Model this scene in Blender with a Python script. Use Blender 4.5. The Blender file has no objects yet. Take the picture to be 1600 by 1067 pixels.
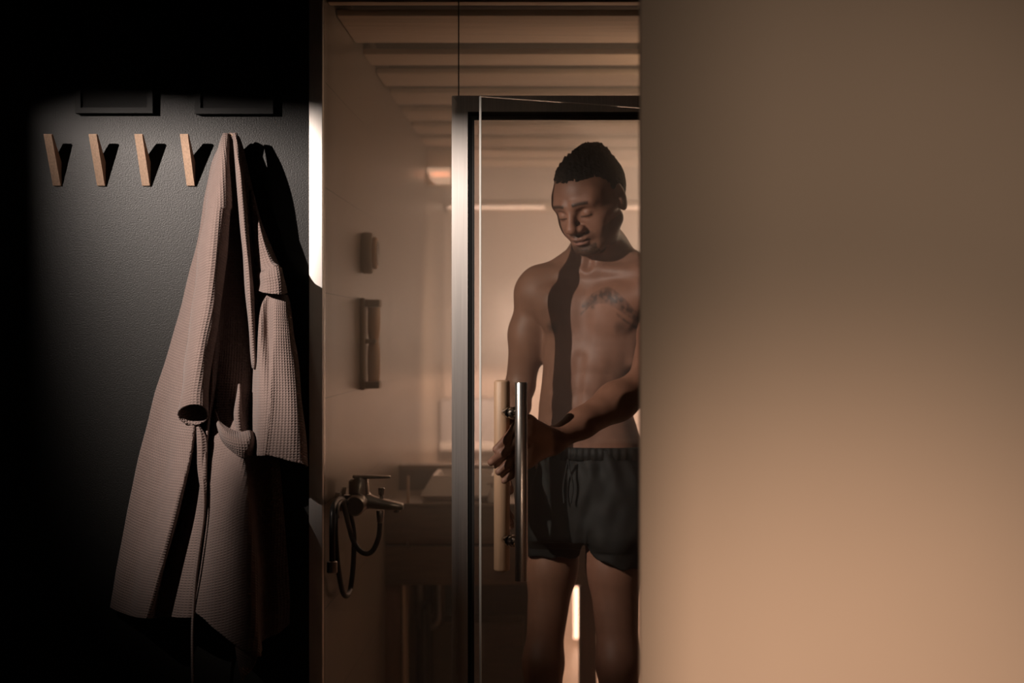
import bpy, math, random
import numpy as np
from mathutils import Vector, Matrix
random.seed(3)
SC = bpy.context.scene
COL = SC.collection
# ------------------------------------------------------------------ camera
F = 2592.0            # focal length in pixels of the 1600 px wide frame
CZ = 1.36             # eye height
VX, VY = 868.0, 525.0 # where the eye level meets the picture
def P(px, py, Y):
    return Vector(((px-VX)/F*Y, Y, CZ-(py-VY)/F*Y))
cam = bpy.data.cameras.new('camera'); camo = bpy.data.objects.new('camera', cam); COL.objects.link(camo)
camo.location = (0, 0, CZ); camo.rotation_euler = (math.pi/2, 0, 0)
cam.sensor_width = 36; cam.lens = F/1600*36
cam.shift_x = (800-VX)/1600; cam.shift_y = (VY-533.5)/1600
cam.clip_start = .05
cam.dof.use_dof = True; cam.dof.focus_distance = 3.5; cam.dof.aperture_fstop = 2.8
SC.camera = camo
SC.view_settings.view_transform = 'Standard'; SC.view_settings.look = 'None'
SC.view_settings.exposure = 0.0; SC.view_settings.gamma = 1; SC.view_settings.use_curve_mapping = False
SC.cycles.max_bounces = 10; SC.cycles.transparent_max_bounces = 16; SC.cycles.volume_bounces = 1
SC.cycles.caustics_reflective = False; SC.cycles.caustics_refractive = False
SC.cycles.sample_clamp_indirect = 3.0; SC.cycles.blur_glossy = 0.6
SC.cycles.use_denoising = True
# ------------------------------------------------------------------ world
w = bpy.data.worlds.new('world'); SC.world = w; w.use_nodes = True
w.node_tree.nodes['Background'].inputs[0].default_value = (.30, .25, .22, 1)
w.node_tree.nodes['Background'].inputs[1].default_value = 0.012
# ------------------------------------------------------------------ lights
def light(name, kind, loc, energy, color, target=None, **kw):
    l = bpy.data.lights.new(name, kind); o = bpy.data.objects.new(name, l); COL.objects.link(o)
    o.location = loc; l.energy = energy; l.color = color
    if target is not None:
        o.rotation_euler = (Vector(target)-Vector(loc)).to_track_quat('-Z', 'Y').to_euler()
    for k, v in kw.items(): setattr(l, k, v)
    return o
def azel(loc, az, el):
    a, e = math.radians(az), math.radians(el)
    return Vector(loc)+Vector((math.sin(a)*math.cos(e), math.cos(a)*math.cos(e), math.sin(e)))
KEY = (-1.49, 2.28, 2.04)
light('key_spot', 'SPOT', KEY, 212, (1, .86, .77), azel(KEY, 35, -17), spot_size=math.radians(60), spot_blend=1, shadow_soft_size=.008)
W1 = (.25, 1.10, .75)
light('wall_spot', 'SPOT', W1, 50, (1, .66, .46), (.350, 2.3, .74), spot_size=math.radians(66), spot_blend=1, shadow_soft_size=.012)
W2 = (.55, .6, 1.9)
light('wall_wash_spot', 'SPOT', W2, 34, (1, .73, .53), (.37, 2.3, 1.28), spot_size=math.radians(58), spot_blend=1, shadow_soft_size=.02)
light('front_fill_spot', 'SPOT', (-1.25, .6, 1.9), 7, (1, .80, .62), (.06, 3.9, 1.40), spot_size=math.radians(20), spot_blend=1, shadow_soft_size=.25)
light('steam_room_fill', 'AREA', (.75, 5.6, 2.0), 11, (1, .66, .48), (.4, 6.3, 0), shape='RECTANGLE', size=1.4, size_y=.5)  # unseen area light added to fill the steam room
light('back_wall_fill', 'AREA', (.35, 6.5, 1.45), 42, (1, .66, .50), (.0, 7.5, 1.0), shape='RECTANGLE', size=1.2, size_y=.2)  # unseen area light added to brighten the far wall
light('shower_fill', 'AREA', (.50, 4.35, 1.75), 2.6, (1, .68, .46), (-.5, 4.5, 1.95), shape='RECTANGLE', size=.2, size_y=.5)  # unseen area light added for the tiled wall and ceiling boards

# ------------------------------------------------------------------ materials
def new_mat(name):
    m = bpy.data.materials.new(name); m.use_nodes = True
    nt = m.node_tree; return m, nt, nt.nodes['Principled BSDF']
def N(nt, t, **kw):
    n = nt.nodes.new(t)
    for k, v in kw.items(): setattr(n, k, v)
    return n
def pbr(name, color, rough=.5, metal=0, spec=.5, noise=None, bump=None, coat=0):
    """noise=(scale, amount, stretch) varies the colour; bump=(scale, strength, distance)"""
    m, nt, b = new_mat(name)
    b.inputs['Base Color'].default_value = (*color, 1); b.inputs['Roughness'].default_value = rough
    b.inputs['Metallic'].default_value = metal; b.inputs['Specular IOR Level'].default_value = spec
    b.inputs['Coat Weight'].default_value = coat
    tc = N(nt, 'ShaderNodeTexCoord')
    if noise:
        mp = N(nt, 'ShaderNodeMapping'); mp.inputs['Scale'].default_value = noise[2]
        nt.links.new(tc.outputs['Object'], mp.inputs['Vector'])
        t = N(nt, 'ShaderNodeTexNoise'); t.inputs['Scale'].default_value = noise[0]; t.inputs['Detail'].default_value = 6
        nt.links.new(mp.outputs[0], t.inputs['Vector'])
        r = N(nt, 'ShaderNodeValToRGB'); a = noise[1]
        r.color_ramp.elements[0].position = .3; r.color_ramp.elements[1].position = .7
        r.color_ramp.elements[0].color = (*[c*(1-a) for c in color], 1)
        r.color_ramp.elements[1].color = (*[min(1, c*(1+a)) for c in color], 1)
        nt.links.new(t.outputs['Fac'], r.inputs[0]); nt.links.new(r.outputs[0], b.inputs['Base Color'])
    if bump:
        t2 = N(nt, 'ShaderNodeTexNoise'); t2.inputs['Scale'].default_value = bump[0]; t2.inputs['Detail'].default_value = 4
        nt.links.new(tc.outputs['Object'], t2.inputs['Vector'])
        bp = N(nt, 'ShaderNodeBump'); bp.inputs['Strength'].default_value = bump[1]; bp.inputs['Distance'].default_value = bump[2]
        nt.links.new(t2.outputs['Fac'], bp.inputs['Height']); nt.links.new(bp.outputs[0], b.inputs['Normal'])
    return m
def emit(name, color, strength):
    m, nt, b = new_mat(name)
    b.inputs['Base Color'].default_value = (*color, 1)
    b.inputs['Emission Color'].default_value = (*color, 1); b.inputs['Emission Strength'].default_value = strength
    return m
def glass_mat(name, tint, gloss_rough=.02, film=0.0):
    """thin architectural glass: straight transmission plus Fresnel reflection, optional film of condensation"""
    m, nt, b = new_mat(name); nt.nodes.remove(b)
    out = nt.nodes['Material Output']
    tr = N(nt, 'ShaderNodeBsdfTransparent'); tr.inputs[0].default_value = (*tint, 1)
    gl = N(nt, 'ShaderNodeBsdfGlossy'); gl.inputs['Roughness'].default_value = gloss_rough
    lw = N(nt, 'ShaderNodeLayerWeight'); lw.inputs['Blend'].default_value = .5      # Schlick reflectance, the same from both faces
    p5 = N(nt, 'ShaderNodeMath', operation='POWER'); nt.links.new(lw.outputs['Facing'], p5.inputs[0]); p5.inputs[1].default_value = 5
    fr = N(nt, 'ShaderNodeMath', operation='MULTIPLY_ADD'); nt.links.new(p5.outputs[0], fr.inputs[0]); fr.inputs[1].default_value = .96; fr.inputs[2].default_value = .035
    mx = N(nt, 'ShaderNodeMixShader')
    nt.links.new(fr.outputs[0], mx.inputs[0]); nt.links.new(tr.outputs[0], mx.inputs[1]); nt.links.new(gl.outputs[0], mx.inputs[2])
    last = mx
    if film > 0:
        tl = N(nt, 'ShaderNodeBsdfTranslucent'); tl.inputs[0].default_value = (.8, .8, .8, 1)
        m2 = N(nt, 'ShaderNodeMixShader'); m2.inputs[0].default_value = film
        nt.links.new(mx.outputs[0], m2.inputs[1]); nt.links.new(tl.outputs[0], m2.inputs[2]); last = m2
    nt.links.new(last.outputs[0], out.inputs['Surface'])
    return m
def tile_mat(name, color, grout, sy, sz, oy, oz, axis='YZ', rough=.35):
    """large wall tiles, joints in metres"""
    m, nt, b = new_mat(name)
    g = N(nt, 'ShaderNodeNewGeometry'); sp = N(nt, 'ShaderNodeSeparateXYZ'); nt.links.new(g.outputs['Position'], sp.inputs[0])
    def joint(sock, size, off):
        a = N(nt, 'ShaderNodeMath', operation='SUBTRACT'); nt.links.new(sock, a.inputs[0]); a.inputs[1].default_value = off
        d = N(nt, 'ShaderNodeMath', operation='DIVIDE'); nt.links.new(a.outputs[0], d.inputs[0]); d.inputs[1].default_value = size
        f = N(nt, 'ShaderNodeMath', operation='FRACT'); nt.links.new(d.outputs[0], f.inputs[0])
        l = N(nt, 'ShaderNodeMath', operation='LESS_THAN'); nt.links.new(f.outputs[0], l.inputs[0]); l.inputs[1].default_value = .003/size
        return l.outputs[0]
    j1 = joint(sp.outputs[axis[0]], sy, oy); j2 = joint(sp.outputs[axis[1]], sz, oz)
    mx = N(nt, 'ShaderNodeMath', operation='MAXIMUM'); nt.links.new(j1, mx.inputs[0]); nt.links.new(j2, mx.inputs[1])
    ns = N(nt, 'ShaderNodeTexNoise'); ns.inputs['Scale'].default_value = 5; ns.inputs['Detail'].default_value = 5
    nt.links.new(g.outputs['Position'], ns.inputs['Vector'])
    r = N(nt, 'ShaderNodeValToRGB')
    r.color_ramp.elements[0].color = (*[c*.85 for c in color], 1); r.color_ramp.elements[1].color = (*[c*1.15 for c in color], 1)
    nt.links.new(ns.outputs['Fac'], r.inputs[0])
    cm = N(nt, 'ShaderNodeMix', data_type='RGBA'); nt.links.new(mx.outputs[0], cm.inputs[0])
    nt.links.new(r.outputs[0], cm.inputs[6]); cm.inputs[7].default_value = (*grout, 1)
    nt.links.new(cm.outputs[2], b.inputs['Base Color']); b.inputs['Roughness'].default_value = rough
    return m
def waffle_mat(name, color):
    m, nt, b = new_mat(name)
    b.inputs['Roughness'].default_value = .95; b.inputs['Specular IOR Level'].default_value = .1
    b.inputs['Sheen Weight'].default_value = .15
    uv = N(nt, 'ShaderNodeUVMap'); sp = N(nt, 'ShaderNodeSeparateXYZ'); nt.links.new(uv.outputs[0], sp.inputs[0])
    out = []
    for ax in 'XY':
        k = N(nt, 'ShaderNodeMath', operation='MULTIPLY'); nt.links.new(sp.outputs[ax], k.inputs[0]); k.inputs[1].default_value = math.pi/.0058
        s = N(nt, 'ShaderNodeMath', operation='SINE'); nt.links.new(k.outputs[0], s.inputs[0])
        a = N(nt, 'ShaderNodeMath', operation='ABSOLUTE'); nt.links.new(s.outputs[0], a.inputs[0]); out.append(a)
    mu = N(nt, 'ShaderNodeMath', operation='MULTIPLY'); nt.links.new(out[0].outputs[0], mu.inputs[0]); nt.links.new(out[1].outputs[0], mu.inputs[1])
    inv = N(nt, 'ShaderNodeMath', operation='SUBTRACT'); inv.inputs[0].default_value = 1; nt.links.new(mu.outputs[0], inv.inputs[1])
    bp = N(nt, 'ShaderNodeBump'); bp.inputs['Strength'].default_value = .8; bp.inputs['Distance'].default_value = .0022
    nt.links.new(inv.outputs[0], bp.inputs['Height']); nt.links.new(bp.outputs[0], b.inputs['Normal'])
    ns = N(nt, 'ShaderNodeTexNoise'); ns.inputs['Scale'].default_value = 60
    r = N(nt, 'ShaderNodeValToRGB')
    r.color_ramp.elements[0].color = (*[c*.9 for c in color], 1); r.color_ramp.elements[1].color = (*[c*1.1 for c in color], 1)
    nt.links.new(uv.outputs[0], ns.inputs['Vector']); nt.links.new(ns.outputs['Fac'], r.inputs[0]); nt.links.new(r.outputs[0], b.inputs['Base Color'])
    return m
M = {}
M['black_paint'] = pbr('satin black wall paint', (.0068, .0062, .0053), .42, spec=.42, bump=(330, .35, .0012))
M['black_frame'] = pbr('black frame lacquer', (.004, .0036, .003), .5, spec=.3)
M['black_canvas'] = pbr('dark canvas', (.005, .0045, .004), .7, bump=(500, .3, .001))
M['plaster'] = pbr('warm beige plaster', (.50, .42, .35), .75, spec=.25, noise=(1.3, .04, (1, 1, 1)), bump=(140, .10, .001))
M['steel'] = pbr('brushed steel', (.62, .59, .56), .30, metal=1, noise=(60, .10, (8, 8, .15)))
M['jamb'] = pbr('satin aluminium', (.78, .73, .69), .50, metal=.9, noise=(60, .03, (12, 12, .1)))
M['frame'] = pbr('brushed door frame aluminium', (.58, .54, .51), .50, metal=.95, noise=(60, .10, (12, 12, .1)))
for k_ in ('frame', 'jamb'):      # brushed along the upright: reflections spread sideways
    nt_ = M[k_].node_tree; b_ = nt_.nodes['Principled BSDF']; b_.inputs['Anisotropic'].default_value = .75
    tg = nt_.nodes.new('ShaderNodeTangent'); tg.direction_type = 'RADIAL'; tg.axis = 'Z'; nt_.links.new(tg.outputs[0], b_.inputs['Tangent'])
M['seal'] = pbr('dark rubber seal', (.012, .010, .008), .6)
M['chrome'] = pbr('chrome', (.45, .42, .39), .14, metal=1)
M['tap'] = pbr('dark nickel', (.34, .30, .27), .28, metal=1)
M['hose'] = pbr('braided hose', (.035, .030, .027), .40, metal=.6)
M['glass'] = glass_mat('clear glass', (.93, .94, .92))
M['edge_glint'] = pbr('glass edge with painted glint', (.80, .78, .72), .25)  # pale colour stands in for the bright reflection along the edge
M['oak'] = pbr('pale oak', (.60, .37, .235), .48, noise=(7, .14, (30, 30, 1.5)))
M['wood_hook'] = pbr('oak hook', (.53, .365, .26), .5, noise=(9, .18, (40, 40, 2)))
M['dull_wood'] = pbr('dull brown wood', (.26, .18, .12), .5, noise=(7, .14, (30, 30, 1.5)))
M['ceiling_wood'] = pbr('pale ceiling boards', (.60, .43, .31), .55, noise=(3, .15, (1, 20, 20)))
M['gap_backing'] = pbr('dark ceiling backing', (.035, .024, .016), .6, noise=(3, .2, (1, 20, 20)))
M['tile'] = tile_mat('beige stone tile', (.17, .125, .092), (.04, .028, .02), .50, .2305, 3.98, 1.2225)
M['tile_back'] = tile_mat('pale stone tile', (.60, .46, .38), (.5, .36, .29), .60, .30, .1, .02, 'XZ')
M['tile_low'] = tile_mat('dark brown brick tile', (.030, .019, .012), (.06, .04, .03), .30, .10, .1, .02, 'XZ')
M['floor'] = tile_mat('floor tile', (.50, .38, .30), (.25, .17, .13), .60, .60, .1, .02, 'XY')
M['drawer'] = pbr('walnut drawer front', (.13, .080, .048), .5, noise=(4, .25, (3, 3, 25)))
M['counter'] = pbr('counter top', (.17, .125, .09), .35)
M['panel'] = pbr('reddish wood panel', (.16, .075, .045), .5, noise=(4, .2, (20, 20, 2)))
M['ceramic'] = pbr('grey ceramic', (.52, .45, .40), .18)
M['grey_door'] = pbr('grey laminate', (.33, .29, .28), .5)
M['dark'] = pbr('dark lacquer', (.015, .011, .008), .5)
M['led'] = emit('led light', (1, .60, .42), 3.6)
M['led2'] = emit('led light soft', (1, .58, .38), 1.6)
M['robe'] = waffle_mat('taupe waffle cotton', (.222, .163, .145))
M['white'] = pbr('white plastic', (.7, .66, .62), .4)
M['cream'] = pbr('cream wood edge', (.55, .38, .26), .5)

# ------------------------------------------------------------------ mesh helpers
def tagp(o, label=None, cat=None, group=None, kind=None):
    if label: o['label'] = label
    if cat: o['category'] = cat
    if group: o['group'] = group
    if kind: o['kind'] = kind
    return o
def obj(name, verts, faces, mat, parent=None, smooth=True, auto=35, uvs=None):
    me = bpy.data.meshes.new(name); me.from_pydata([tuple(v) for v in verts], [], faces); me.update()
    o = bpy.data.objects.new(name, me); COL.objects.link(o)
    me.materials.append(mat if not isinstance(mat, str) else M[mat])
    if parent: o.parent = parent
    if smooth:
        me.polygons.foreach_set('use_smooth', [True]*len(me.polygons))
        if auto: me.set_sharp_from_angle(angle=math.radians(auto))
    if uvs is not None:
        l = me.uv_layers.new(name='UVMap'); li = np.zeros(len(me.loops), dtype=np.int32); me.loops.foreach_get('vertex_index', li)
        l.data.foreach_set('uv', np.asarray(uvs, dtype=np.float32)[li].ravel())
    return o
class MB:
    def __init__(s): s.v = []; s.f = []
    def add(s, v, f):
        n = len(s.v); s.v += [tuple(p) for p in v]; s.f += [tuple(i+n for i in q) for q in f]; return s
    def box(s, x0, x1, y0, y1, z0, z1, bev=0):
        if bev <= 0:
            v = [(x, y, z) for z in (z0, z1) for y in (y0, y1) for x in (x0, x1)]
            return s.add(v, [(0, 2, 3, 1), (4, 5, 7, 6), (0, 1, 5, 4), (2, 6, 7, 3), (0, 4, 6, 2), (1, 3, 7, 5)])
        import bmesh
        bm = bmesh.new(); bmesh.ops.create_cube(bm, size=1)
        for q in bm.verts: q.co = Vector(((x0+x1)/2+q.co.x*(x1-x0), (y0+y1)/2+q.co.y*(y1-y0), (z0+z1)/2+q.co.z*(z1-z0)))
        bmesh.ops.bevel(bm, geom=list(bm.edges), offset=bev, segments=3, profile=.5, affect='EDGES')
        bm.verts.index_update(); s.add([q.co.copy() for q in bm.verts], [[q.index for q in f.verts] for f in bm.faces]); bm.free(); return s
    def prism(s, poly, axis, a0, a1):
        """poly in the two other axes (cyclic order x,y,z), extruded along axis"""
        n = len(poly); v = []
        for a in (a0, a1):
            for p, q in poly:
                v.append({'x': (a, p, q), 'y': (p, a, q), 'z': (p, q, a)}[axis])
        f = [tuple(range(n))[::-1], tuple(range(n, 2*n))]+[(i, (i+1) % n, n+(i+1) % n, n+i) for i in range(n)]
        return s.add(v, f)
    def tube(s, pts, rad, seg=16, cap=True):
        pts = [Vector(p) for p in pts]; n = len(pts)
        rad = rad if isinstance(rad, (list, tuple)) else [rad]*n
        t0 = (pts[1]-pts[0]).normalized(); up = Vector((0, 0, 1)) if abs(t0.z) < .9 else Vector((1, 0, 0))
        nrm = t0.cross(up).normalized(); v = []; f = []
        for i, p in enumerate(pts):
            t = (pts[min(i+1, n-1)]-pts[max(i-1, 0)]).normalized()
            nrm = (nrm-t*nrm.dot(t)).normalized(); b = t.cross(nrm)
            for k in range(seg):
                a = 2*math.pi*k/seg; v.append(p+(nrm*math.cos(a)+b*math.sin(a))*rad[i])
        for i in range(n-1):
            for k in range(seg):
                f.append((i*seg+k, i*seg+(k+1) % seg, (i+1)*seg+(k+1) % seg, (i+1)*seg+k))
        if cap: f.append(tuple(range(seg))[::-1]); f.append(tuple(range((n-1)*seg, n*seg)))
        return s.add(v, f)
    def build(s, name, mat, parent=None, smooth=True, auto=35):
        o = obj(name, s.v, s.f, mat, parent, smooth, auto)
        import bmesh
        bm = bmesh.new(); bm.from_mesh(o.data); bmesh.ops.recalc_face_normals(bm, faces=bm.faces); bm.to_mesh(o.data); bm.free()
        if smooth and auto: o.data.set_sharp_from_angle(angle=math.radians(auto))
        return o
def empty(name, loc=(0, 0, 0)):
    o = bpy.data.objects.new(name, None); COL.objects.link(o); o.location = loc; o.empty_display_size = .1; return o
def adopt(root, *kids):
    """parent world-space meshes to a placed Empty"""
    for k in kids:
        k.parent = root; k.matrix_parent_inverse = Matrix.Translation(-Vector(root.location))
    return root
def spline(pts, n):
    """Catmull-Rom through pts (numpy rows), n samples"""
    p = np.asarray(pts, float); m = len(p)
    q = np.vstack([2*p[0]-p[1], p, 2*p[-1]-p[-2]]); t = np.linspace(0, m-1, n); i = np.minimum(t.astype(int), m-2); u = (t-i)[:, None]
    a, b, c, d = q[i], q[i+1], q[i+2], q[i+3]
    return .5*((2*b)+(-a+c)*u+(2*a-5*b+4*c-d)*u*u+(-a+3*b-3*c+d)*u**3)
def px2x(px, Y): return (px-VX)/F*Y
def px2z(py, Y): return CZ-(py-VY)/F*Y
def struct(o): o['kind'] = 'structure'; return o

# ------------------------------------------------------------------ room shell
WY = 3.6
XJ0, XJ1 = px2x(484, WY), px2x(505, WY)      # metal jamb
struct(MB().box(-3.2, XJ0-.0005, WY, WY+.12, 0, 2.7).build('wall_left', 'black_paint', smooth=False))
struct(MB().box(XJ0, XJ1, WY-.012, WY+.012, 0, 2.7, .0015).build('trim_1', 'jamb'))
RY = 2.3
RX = px2x(999.5, RY)
struct(MB().box(RX, 2.4, RY, RY+.025, 0, 2.7, .002).build('wall_right', 'plaster'))
struct(MB().box(-3.2, 2.6, -1.0, 7.7, -.1, 0).build('floor', 'floor', smooth=False))
struct(MB().box(-3.2, 2.6, -1.0, WY, 2.7, 2.8).build('ceiling', 'black_paint', smooth=False))
struct(MB().box(XJ1-.14, 2.6, WY+.10, 7.7, 2.175, 2.28).build('ceiling', 'gap_backing', smooth=False))  # dark backing above the gaps between the boards
# shower side wall, ends in a nib, then the room widens
NE = 4.86
struct(MB().box(XJ0+.002, XJ1, WY+.0125, WY+.1202, 0, 2.175).build('wall_reveal', 'tile', smooth=False))
struct(MB().box(XJ1-.14, XJ1, WY+.1205, 7.499, 0, 2.175).build('wall_shower', 'tile', smooth=False))
struct(MB().box(XJ1-.14, 2.6, 7.5, 7.6, 0, 2.175).build('wall_back', 'tile_back', smooth=False))
struct(MB().box(2.3, 2.4, WY+.12, 7.5, 0, 2.175).build('wall_far_right', 'tile_back', smooth=False))

# glazing
XF0, XF1 = px2x(706, WY), px2x(731, WY)
ZT0, ZT1 = px2z(150, WY), px2z(175, WY)
gx = px2x(716, WY)
struct(MB().box(XJ1+.001, gx-.001, WY+.013, WY+.021, .01, 2.17).build('window_1', 'glass', smooth=False))
struct(MB().box(gx+.001, 1.3, WY+.013, WY+.021, ZT0+.001, 2.17).build('window_2', 'glass', smooth=False))
struct(MB().box(gx-.0011, gx+.0011, WY+.012, WY+.022, ZT0, 2.17).build('trim_2', 'seal', smooth=False))
# fixed door frame with mitred corner
XR = .56
fr = empty('trim_3', (XF0, WY, 0)); struct(fr)
d0, d1 = WY-.006, WY+.008
m = MB(); m.prism([(XF0, 0), (XF1, 0), (XF1, ZT1), (XF0, ZT0)], 'y', d0, d1); a = m.build('jamb_profile', 'frame')
m = MB(); m.prism([(XF0+.0006, ZT0), (XF1+.0006, ZT1), (XR, ZT1), (XR+.05, ZT0)], 'y', d0, d1); b = m.build('head_profile', 'frame')
m = MB(); m.prism([(XR+.0006, 0), (XR+.05, 0), (XR+.05, ZT0-.001), (XR+.0006, ZT1-.001)], 'y', d0, d1); c = m.build('jamb_profile', 'frame')
xs1 = px2x(741, WY); zs1 = px2z(187, WY)
m = MB(); m.box(XF1, xs1, WY-.002, WY+.010, 0, zs1); m.box(XF1, XR, WY-.002, WY+.010, zs1, ZT1); d = m.build('rubber_seal', 'seal', smooth=False)
m = MB(); m.box(XF1-.001, xs1-.007, WY-.0035, WY-.0021, 0, ZT1-.010); m.box(XF1-.001, XR, WY-.0035, WY-.0021, ZT1-.010, ZT1-.006); e = m.build('seal_lip', 'black_frame', smooth=False)
adopt(fr, a, b, c, d, e)

# glass door, hinged at the right, swung out towards the camera
DH = Vector((.486, 3.57, 0)); TH = math.radians(26.8); DWD = .71
dd = Vector((math.cos(TH), math.sin(TH), 0)); dn = Vector((math.sin(TH), -math.cos(TH), 0))
ZD = CZ+375/F*3.25
door = empty('door_1', tuple(DH)); struct(door)
def dpt(s, off, z):    # s from the free edge along the leaf
    return DH-dd*(DWD-s)+dn*off+Vector((0, 0, z))
def door_box(s0, s1, o0, o1, z0, z1):
    v = [dpt(s, o, z) for z in (z0, z1) for o in (o0, o1) for s in (s0, s1)]
    return MB().add(v, [(0, 2, 3, 1), (4, 5, 7, 6), (0, 1, 5, 4), (2, 6, 7, 3), (0, 4, 6, 2), (1, 3, 7, 5)])
a = door_box(.0015, DWD, -.004, .004, .012, ZD-.0015).build('glass_pane', 'glass', smooth=False)
b = door_box(0, .0012, -.004, .004, .012, ZD-.0015).build('bright_edge', 'edge_glint', smooth=False)
c = door_box(0, DWD, -.004, .004, ZD-.0012, ZD).build('bright_edge', 'edge_glint', smooth=False)
hb = []
for zz in (.25, 1.55):
    hb.append(door_box(DWD-.06, DWD+.012, -.012, .012, zz, zz+.09).build('hinge', 'steel', smooth=False))
adopt(door, a, b, c, *hb)
# pull handles: steel outside, oak inside, joined through the glass
S0 = .068
def rounded_bar(p, r, z0, z1, br):
    m = MB(); q = [(z0, r-br), (z0+br*.35, r-br*.35), (z0+br, r), (z1-br, r), (z1-br*.35, r-br*.35), (z1, r-br)]
    m.tube([Vector((p.x, p.y, z)) for z, _ in q], [r_ for _, r_ in q], 40); return m
ps = dpt(S0, .045, 0); pw = dpt(S0, -.045, 0)
h1 = rounded_bar(ps, .0124, px2z(908, ps.y), px2z(597, ps.y), .0012).build('steel_handle', 'steel')
h1['label'] = 'long brushed steel bar handle on the outer face'
h2 = rounded_bar(pw, .0160, px2z(892, pw.y), px2z(594, pw.y), .004).build('wooden_handle', 'oak')
h2['label'] = 'long round pale wood bar handle on the inner face'
st = []
for py in (645, 845):
    z = px2z(py, 3.281)
    m = MB(); m.tube([dpt(S0, o, z) for o in (.034, .013, .0125, .006, .0055, .0042)], [.0078, .0078, .0125, .0125, .0112, .0112], 32)
    m.tube([dpt(S0, o, z) for o in (-.0042, -.008, -.0085, -.032)], [.0115, .0115, .0078, .0078], 32)
    st.append(m.build('handle_standoff', 'chrome'))
adopt(door, h1, h2, *st)

# track spotlight above the hooks, out of frame, with added plates that cut the beam
ts = empty('track_spotlight', (KEY[0], KEY[1], 2.7)); tagp(ts, 'black ceiling spotlight with added light-blocking plates, aimed at the hooks', 'spotlight')
kd = (azel((0, 0, 0), 40, 0)).normalized(); ks = Vector((kd.y, -kd.x, 0)); K = Vector(KEY)
def kb(a0, a1, b0, b1, z0, z1):
    v = [K+kd*a+ks*b+Vector((0, 0, z)) for z in (z0, z1) for a in (a0, a1) for b in (b0, b1)]
    return MB().add(v, [(0, 2, 3, 1), (4, 5, 7, 6), (0, 1, 5, 4), (2, 6, 7, 3), (0, 4, 6, 2), (1, 3, 7, 5)])
q1 = kb(-.16, -.02, -.04, .04, -.04, .05).build('lamp_housing', 'dark', smooth=False)
q2 = kb(.150, .153, -.16, .16, -.0232, .06).build('light_blocker', 'dark', smooth=False)  # added plate cutting the beam off above the hooks
q3 = kb(-.05, .153, -.16, .16, .0601, .063).build('blocker_top', 'dark', smooth=False)
q4 = MB().tube([K+Vector((0, 0, .0635))-kd*.03, Vector((K.x, K.y, 2.699))-kd*.03], .012, 16).build('stem', 'dark')
def plane_pt(az, el, a):
    d = azel((0, 0, 0), az, el); return K+d*(a/d.dot(kd))
def flap(q, a, nm):
    v = [plane_pt(z_, e_, a) for z_, e_ in q]+[plane_pt(z_, e_, a+.002) for z_, e_ in q]
    return MB().add(v, [(0, 1, 2, 3), (4, 7, 6, 5), (0, 4, 5, 1), (1, 5, 6, 2), (2, 6, 7, 3), (3, 7, 4, 0)]).build(nm, 'dark', smooth=False)
def uvp(u, v, a): return K+kd*a-ks*(-u*a)+Vector((0, 0, v*a))
vv_ = [uvp(u, v, a) for a in (.050, .052) for u, v in ((.60, -.47), (-1.0, -1.57), (-1.0, -2.8), (.60, -2.8))]
q5 = MB().add(vv_, [(0, 1, 2, 3), (4, 7, 6, 5), (0, 4, 5, 1), (1, 5, 6, 2), (2, 6, 7, 3), (3, 7, 4, 0)]).build('light_blocker', 'dark', smooth=False)  # added plate dimming the lower beam on robe, jamb and legs
q6 = flap([(22.5, 8), (22.5, -60), (-30, -60), (-30, 8)], .050, 'light_blocker')  # added plate darkening the left end of the black wall
vv_ = [uvp(u, v, a) for a in (.100, .102) for u, v in ((-.105, -.61), (.149, -.60), (.149, -1.2), (-.105, -1.2))]
q7 = MB().add(vv_, [(0, 1, 2, 3), (4, 7, 6, 5), (0, 4, 5, 1), (1, 5, 6, 2), (2, 6, 7, 3), (3, 7, 4, 0)]).build('blocker_tab', 'dark', smooth=False)  # added tab keeping the beam off his legs and the lower frame
adopt(ts, q1, q2, q3, q4, q5, q6, q7)

# invented fixtures for the two wall spots, with plates keeping light off the doorway
s1_ = empty('added_floor_spot', (W1[0], W1[1], 0)); tagp(s1_, 'added unseen floor spotlight on a stand washing the lower beige wall', 'spotlight')
adopt(s1_, MB().box(W1[0]-.04, W1[0]+.04, W1[1]-.16, W1[1]-.03, W1[2]-.05, W1[2]+.04, .004).build('lamp_housing', 'dark'),
      MB().box(-.15, W1[0]-.017, W1[1]+.15, W1[1]+.152, W1[2]-.15, W1[2]+.12).build('light_blocker', 'dark', smooth=False),
      MB().tube([(W1[0], W1[1]-.1, .001), (W1[0], W1[1]-.1, .02), (W1[0], W1[1]-.1, .021), (W1[0], W1[1]-.1, W1[2]-.051)], [.10, .10, .012, .012], 24).build('stand', 'dark'))
s2_ = empty('added_ceiling_spot', (W2[0], W2[1], 2.7)); tagp(s2_, 'added unseen ceiling spotlight washing the upper beige wall', 'spotlight')
adopt(s2_, MB().box(W2[0]-.04, W2[0]+.04, W2[1]-.16, W2[1]-.03, W2[2]-.03, W2[2]+.05, .004).build('lamp_housing', 'dark'),
      MB().box(.15, W2[0]-.039, W2[1]+.15, W2[1]+.152, W2[2]-.14, W2[2]+.10).build('light_blocker', 'dark', smooth=False),
      MB().tube([(W2[0], W2[1]-.1, W2[2]+.051), (W2[0], W2[1]-.1, 2.699)], .012, 16).build('stem', 'dark'))
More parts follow.
